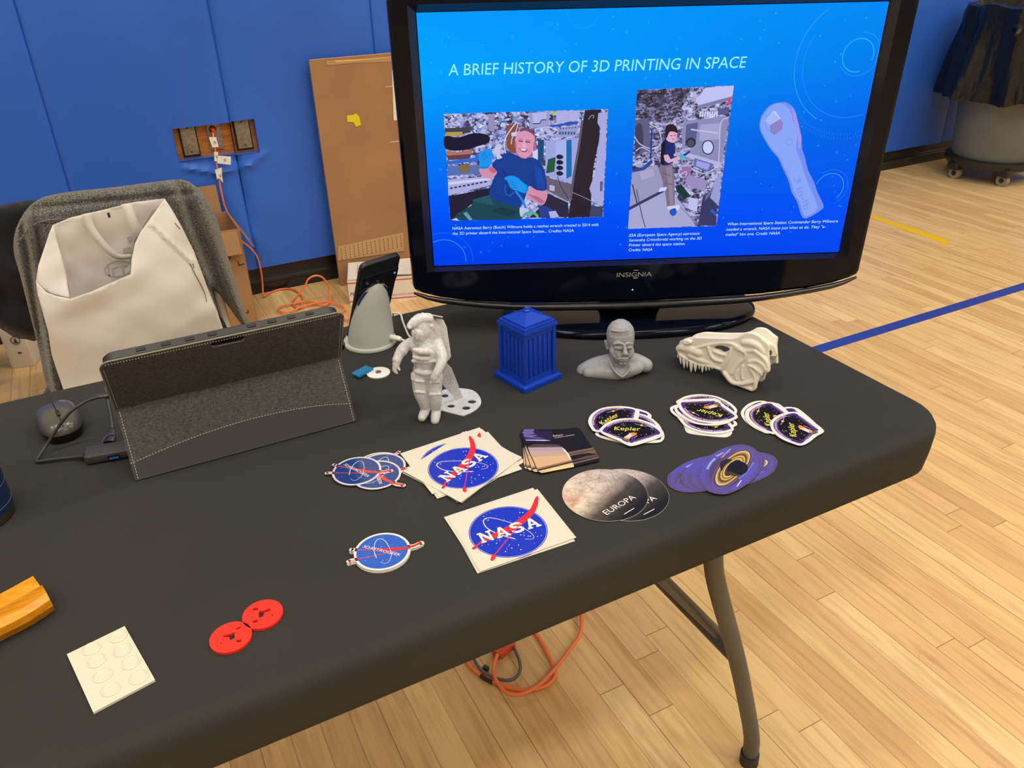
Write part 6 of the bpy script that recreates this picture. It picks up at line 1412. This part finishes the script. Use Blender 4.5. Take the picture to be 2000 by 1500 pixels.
def kmid(cr, mid, deg, z=zk):   # by middle pixel and world angle
    m_ = atz(*cr(mid), z); an = radians(deg); return (m_.x-(kc[0]*cos(an)-kc[1]*sin(an)), m_.y-(kc[0]*sin(an)+kc[1]*cos(an))), an
GL_, GM_, GR_ = 'arched mission stickers in the left pile', 'arched mission stickers in the middle pile', 'arched mission stickers in the right pile'
bd = math.degrees(ang)
put(kp, C, ang, 5, 'arched purple and black mission sticker lying level on top of the left pile', 'sticker', GL_)
q_ = kpose(kL, (437, 708), (792, 508)); put(kp, q_[0], q_[1], 4, 'arched mission sticker tilted up to the right at the left side of the left pile', 'sticker', GL_)
for lv, mid, dg, lab in ((3, (1110, 700), bd-22, 'arched mission sticker peeking out at the right behind the level one of the left pile'), (2, (1190, 800), bd-30, 'arched mission sticker whose right rim pokes out lowest on the right of the left pile'), (1, (900, 560), bd+30, 'arched mission sticker showing a purple dome at the very back of the left pile'), (0, (980, 810), bd+14, 'arched mission sticker at the bottom of the left pile, white edge showing below')):
    q_ = kmid(kL, mid, dg); put(kp, q_[0], q_[1], lv, lab, 'sticker', GL_)
qm = kpose(kM, (1395, 655), (745, 500)); dm = math.degrees(qm[1]); put(kp, qm[0], qm[1], 7, 'arched mission sticker lying upside down on top of the middle pile', 'sticker', GM_)
for lv, mid, dg, lab in ((6, (960, 600), dm+14, 'arched mission sticker just under the upside-down top one of the middle pile'), (5, (1000, 430), dm-170, 'arched mission sticker upright at the back of the middle pile, rim words showing'), (4, (860, 560), dm+22, 'arched mission sticker whose purple left end shows in the middle pile'), (3, (960, 740), dm-12, 'arched mission sticker low in the middle pile, white edges showing in front'), (2, (980, 700), dm+6, 'arched mission sticker low in the middle pile, white edges showing in front'), (1, (940, 760), dm+170, 'arched mission sticker with a maroon strip showing at the front of the middle pile'), (0, (950, 790), dm+164, 'arched mission sticker at the very bottom of the middle pile')):
    q_ = kmid(kM, mid, dg); put(kp, q_[0], q_[1], lv, lab, 'sticker', GM_)
q_ = kpose(kR, (1290, 985), (1208, 640)); dr = math.degrees(q_[1]); put(kp, q_[0], q_[1], 4, 'arched mission sticker turned sideways in front on the right pile', 'sticker', GR_)
q_ = kpose(kR, (747, 740), (665, 395)); put(kp, q_[0], q_[1], 3, 'arched mission sticker turned sideways behind the front one of the right pile', 'sticker', GR_)
for lv, mid, dg, lab in ((2, (700, 540), dr-10, 'arched mission sticker hidden under the rear one of the right pile, lower edge showing'), (1, (1150, 640), dr-6, 'arched mission sticker whose bumpy white edge shows at the back right of the right pile'), (0, (620, 500), dr+10, 'arched mission sticker at the bottom of the right pile, white point at the left')):
    q_ = kmid(kR, mid, dg); put(kp, q_[0], q_[1], lv, lab, 'sticker', GR_)

# ringed planet cards
kS = crop(1000, 830, .09); zs = TZ+.002
C, ang = framepx(kS((1000, 560)), kS((350, 505)), kS((1060, 470)), zs); a = SA(C, ang, kS, zs)
def rnd_poly(pts, r, k=5):
    out = []
    n_ = len(pts)
    for i in range(n_):
        p, q, s_ = Vector(pts[i-1]), Vector(pts[i]), Vector(pts[(i+1) % n_]); a0_ = q+(p-q).normalized()*r; b0_ = q+(s_-q).normalized()*r
        for j in range(k+1): t_ = j/k; out.append(tuple(a0_*(1-t_)**2+q*2*t_*(1-t_)+b0_*t_*t_))
    return out
cardp = rnd_poly([a.L(p) for p in ((180, 205), (1450, 65), (1925, 790), (590, 1080))], .006)
CB = M('card_black', (30, 28, 29), .4, spec=.12); a.body(cardp, CB)
mm = lambda n_, c: M('card_'+n_, c, .4, spec=.2)
a.C_([(215, 205), (840, 140), (900, 200), (845, 355), (700, 400), (380, 380), (300, 350), (215, 260)], mm('indigo', (38, 32, 62)))
for q, c in ((((250, 200), (470, 175), (500, 205), (260, 240)), (110, 96, 160)), (((250, 245), (550, 225), (545, 240), (440, 262), (720, 310), (640, 305), (270, 275)), (112, 98, 170)), (((275, 300), (700, 315), (560, 325), (300, 330)), (76, 62, 140)), (((290, 340), (700, 335), (845, 355), (700, 360), (300, 352)), (198, 190, 240))): a.C_(q, mm('v%d' % c[0], c))
pl = [(345, 505), (1080, 495), (1160, 560), (1240, 660), (1300, 790), (1345, 925), (640, 1060), (575, 1020), (545, 960), (400, 640)]
a.C_([(480, 430), (1000, 440), (1080, 495), (345, 505), (345, 480)], mm('dusk', (78, 66, 68)))
a.C_(pl, mm('peach', (206, 172, 132))); a.C_([(345, 505), (1080, 495), (1170, 575), (400, 585), (372, 560)], mm('lilac', (170, 150, 168))); a.C_([(400, 590), (1170, 578), (1240, 660), (440, 720)], mm('mauve', (186, 158, 150))); a.C_([(1080, 495), (1160, 560), (1240, 660), (1300, 790), (1270, 790), (1200, 650), (1120, 560)], mm('rimlight', (244, 232, 214)))
a.C_([(545, 950), (1300, 770), (1318, 800), (560, 985)], mm('tan', (150, 116, 96))); a.C_([(560, 985), (1318, 800), (1325, 830), (575, 1015)], mm('shadow', (58, 38, 34))); a.C_([(575, 1015), (1325, 835), (1330, 850), (640, 1012), (620, 1025)], mm('cream', (236, 204, 160))); a.C_([(640, 1055), (900, 960), (1335, 870), (1345, 925)], mm('sand', (236, 206, 140)))
for q, c in ((((1205, 610), (1760, 505), (1785, 530), (1225, 640)), (120, 98, 82)), (((1225, 640), (1785, 530), (1800, 556), (1245, 668)), (84, 66, 56)), (((1245, 668), (1800, 556), (1840, 640), (1660, 625), (1500, 640), (1260, 690)), (112, 92, 76)), (((1300, 780), (1620, 690), (1850, 650), (1870, 690), (1310, 800)), (94, 74, 62)), (((1320, 840), (1880, 700), (1895, 730), (1335, 865)), (118, 96, 76)), (((1310, 805), (1870, 692), (1876, 702), (1316, 830)), (50, 40, 38))): a.C_(q, mm('b%d' % c[0], c))
a.T('Saturn', a.L((895, 270)), a.L((1115, 240)), .0042, SWW, .03); a.T('CASSINI MISSION', a.L((925, 305)), a.L((1360, 235)), .0020, SWW, .03)
sc_ = a.mesh('planet_card'); G = 'ringed planet cards in the fanned pile'
put(sc_, C, ang, 3, 'black and beige ringed planet card on top of the fanned cards', 'card', G)
for lv, mid, dg, lab in ((2, (925, 545), -4, 'ringed planet card second from the top, its beige strip showing at the left'), (1, (880, 525), -9, 'ringed planet card third from the top of the fan'), (0, (850, 510), -12, 'ringed planet card at the bottom of the fan, farthest left')):
    m_ = atz(*kS(mid), zs); put(sc_, (m_.x, m_.y), ang+radians(dg), lv, lab, 'card', G)

# icy moon round stickers
kE = crop(1080, 890, .12); ze = TZ+.0015
C, ang = framepx(kE((845, 626)), kE((880, 968)), kE((1355, 688)), ze); a = SA(C, ang, kE, ze)
t = NT('icy_moon_print'); v = t.obj(); X, Y, Z = t.sep(v)
g = t.math('ADD', t.math('MULTIPLY', X, -3.2), t.math('MULTIPLY', Y, 9.0))
n1 = t.noise(v, 60, 6, .7); n2 = t.noise(v, 22, 4, .6); n3 = t.noise(t.map(v, (1, 2.4, 1), (0, 0, .7)), 130, 5, .7)
base = t.ramp(n1, [(.35, (186, 158, 132)), (.5, (224, 206, 180)), (.65, (240, 228, 206))]); base = t.mix(t.math('MULTIPLY', t.math('SMOOTH_MAX', t.math('SUBTRACT', n2, .52), 0, .02), 5.0), base, rgba((188, 112, 72)))
base = t.mix(t.math('MULTIPLY', t.math('SMOOTH_MAX', t.math('SUBTRACT', n3, .55), 0, .01), 4.0), base, rgba((120, 88, 74)))
cool = t.mix(.6, base, rgba((112, 122, 160)))
base = t.mix(t.ramp(t.math('ADD', t.math('MULTIPLY', X, 8.0), .42), [(0, (0, 0, 0)), (1, (255, 255, 255))]), base, cool)
term = t.ramp(t.math('ADD', t.math('ADD', t.math('MULTIPLY', Y, 11.0), t.math('MULTIPLY', X, -2.2)), .72), [(.22, (0, 0, 0)), (.55, (90, 90, 90)), (.85, (255, 255, 255))])
base = t.mix(term, rgba((28, 28, 29)), base)
t.l(base, t.b.inputs['Base Color']); t.b.inputs['Roughness'].default_value = .4; t.b.inputs['Specular IOR Level'].default_value = .14; MOON = t.m
R_ = .0537; a.b.prism(ellipse(0, 0, R_, R_, 80), 0, TH, a.mi(M('clear_edge', (190, 190, 186), .3))); a.P(ellipse(0, 0, R_-.0002, R_-.0002, 80), MOON)
VN = M('moon_vein', (120, 82, 66), .4)
for pts in ([(680, 200), (760, 215), (900, 260), (960, 290), (1000, 380), (1020, 500)], [(566, 215), (575, 260), (560, 330), (620, 370), (720, 380)], [(776, 225), (760, 330), (740, 460)], [(545, 290), (700, 310), (850, 350), (960, 470)], [(900, 240), (1000, 300), (1120, 390)], [(780, 330), (850, 390), (890, 500), (950, 600)], [(960, 300), (990, 360), (1040, 420), (1050, 540)], [(300, 470), (420, 440), (560, 480), (640, 560)], [(560, 330), (700, 400), (860, 430)], [(330, 540), (460, 560), (600, 520), (760, 560)], [(720, 215), (820, 262), (1000, 300)]):
    a.S(pts, .0003, VN, 5)
a.S([(900, 300), (1000, 330), (1200, 420)], .00015, VN, 1)
a.T('EUROPA', a.L((880, 968)), a.L((1355, 690)), .0092, SWW, -.012); a.S([(1158, 955), (1322, 857)], .0011, SWW, 1)
ep = a.mesh('moon_sticker'); G = 'two round icy moon stickers'
put(ep, C, ang, 1, 'round icy moon sticker lying on top, its whole name readable', 'sticker', G)
m_ = atz(*kE((1185, 615)), ze); put(ep, (m_.x, m_.y), ang-.06, 0, 'round icy moon sticker half hidden under the other one', 'sticker', G)

# oval ringed planet stickers
kO = crop(1300, 860, .11); zo = TZ+.003
C, ang = framepx(kO((1150, 520)), kO((900, 320)), kO((1170, 150)), zo); a = SA(C, ang, kO, zo)
ov = smooth2([a.L(p) for p in ((600, 690), (640, 480), (780, 290), (1000, 160), (1250, 90), (1450, 95), (1600, 180), (1680, 320), (1690, 430), (1640, 560), (1550, 700), (1330, 860), (1150, 940), (1000, 965), (800, 930), (690, 860), (620, 770))], 3, True)
oc_ = [sum(p[0] for p in ov)/len(ov), sum(p[1] for p in ov)/len(ov)]
sc2 = lambda pts, k: [((x-oc_[0])*k+oc_[0], (y-oc_[1])*k+oc_[1]) for x, y in pts]
vm = lambda n_, c: M('oval_'+n_, c, .38, spec=.2)
a.body(ov, vm('edge', (118, 108, 150))); a.P(sc2(ov, .995), vm('p0', (84, 74, 128))); a.P(sc2(ov, .93), vm('p1', (88, 78, 148))); a.P(sc2(ov, .80), vm('p2', (84, 72, 134))); a.P(sc2(ov, .70), vm('p3', (80, 64, 106)))
a.S([(640, 700), (720, 480), (900, 290), (1100, 190)], (.006, .012), vm('p4', (84, 78, 172)), 6); a.S([(740, 520), (800, 410), (880, 330)], .003, vm('p5', (140, 150, 222)), 6); a.S([(1180, 880), (1350, 760), (1520, 560), (1600, 400)], (.006, .009), vm('p6', (88, 80, 176)), 6); a.S([(1300, 700), (1450, 560), (1560, 400)], .002, vm('p7', (116, 108, 200)), 6)
gold = [(885, 690), (920, 560), (1050, 380), (1250, 235), (1400, 198), (1480, 235), (1492, 320), (1440, 450), (1330, 590), (1200, 710), (1080, 790), (980, 808), (910, 780)]
gq = smooth2([a.L(p) for p in gold], 3, True); gc = a.L((1190, 500))
ri = smooth2([((x-gc[0])*1.17+gc[0], (y-gc[1])*1.17+gc[1]) for x, y in gq], 1, True)
ribbon(a.b, ri+[ri[0]], .0007, a.up(), a.mi(vm('p8', (124, 96, 140))))
for k_, n_, c in ((1, 'g0', (226, 204, 140)), (.96, 'g1', (186, 152, 78)), (.87, 'g2', (120, 88, 52)), (.78, 'g3', (64, 48, 36)), (.73, 'g4', (196, 164, 84)), (.64, 'g5', (130, 100, 52)), (.57, 'g6', (206, 176, 96)), (.48, 'g7', (60, 52, 50))):
    a.P([((x-gc[0])*k_+gc[0], (y-gc[1])*k_+gc[1]) for x, y in gq], vm(n_, c))
a.C_([(960, 440), (1010, 370), (1100, 340), (1180, 350), (1100, 420), (1040, 480), (990, 560)], vm('gshade', (40, 36, 40)), 3)
a.C_([(1090, 520), (1130, 430), (1230, 378), (1350, 385), (1440, 440), (1462, 510), (1430, 580), (1320, 635), (1200, 645), (1120, 605)], vm('planet_dark', (22, 20, 20)), 3)
a.C_([(1110, 590), (1140, 560), (1250, 600), (1330, 632), (1200, 645), (1130, 612)], vm('planet_warm', (70, 54, 36)), 3)
a.T('Saturn', a.L((915, 300)), a.L((1040, 235)), .0042, SWW, .03); a.T('CASSINI MISSION', a.L((1005, 325)), a.L((1165, 165)), .0022, SWW, .03); a.S([(1265, 830), (1345, 715)], .0011, SWW, 1)
op = a.mesh('oval_sticker'); G = 'purple oval planet stickers in the fanned pile'
put(op, C, ang, 4, 'purple oval sticker with a golden ringed planet, top of the oval pile', 'sticker', G)
for lv, mid, dg, lab in ((3, (1080, 520), -20, 'purple oval sticker first one showing to the left under the top oval'), (2, (980, 538), -23, 'purple oval sticker second one showing to the left under the top oval'), (1, (760, 575), -28, 'purple oval sticker reaching farthest left in the oval pile'), (0, (1235, 500), -30, 'purple oval sticker poking out at the right side of the oval pile')):
    m_ = atz(*kO(mid), zo); put(op, (m_.x, m_.y), ang+radians(dg), lv, lab, 'sticker', G)
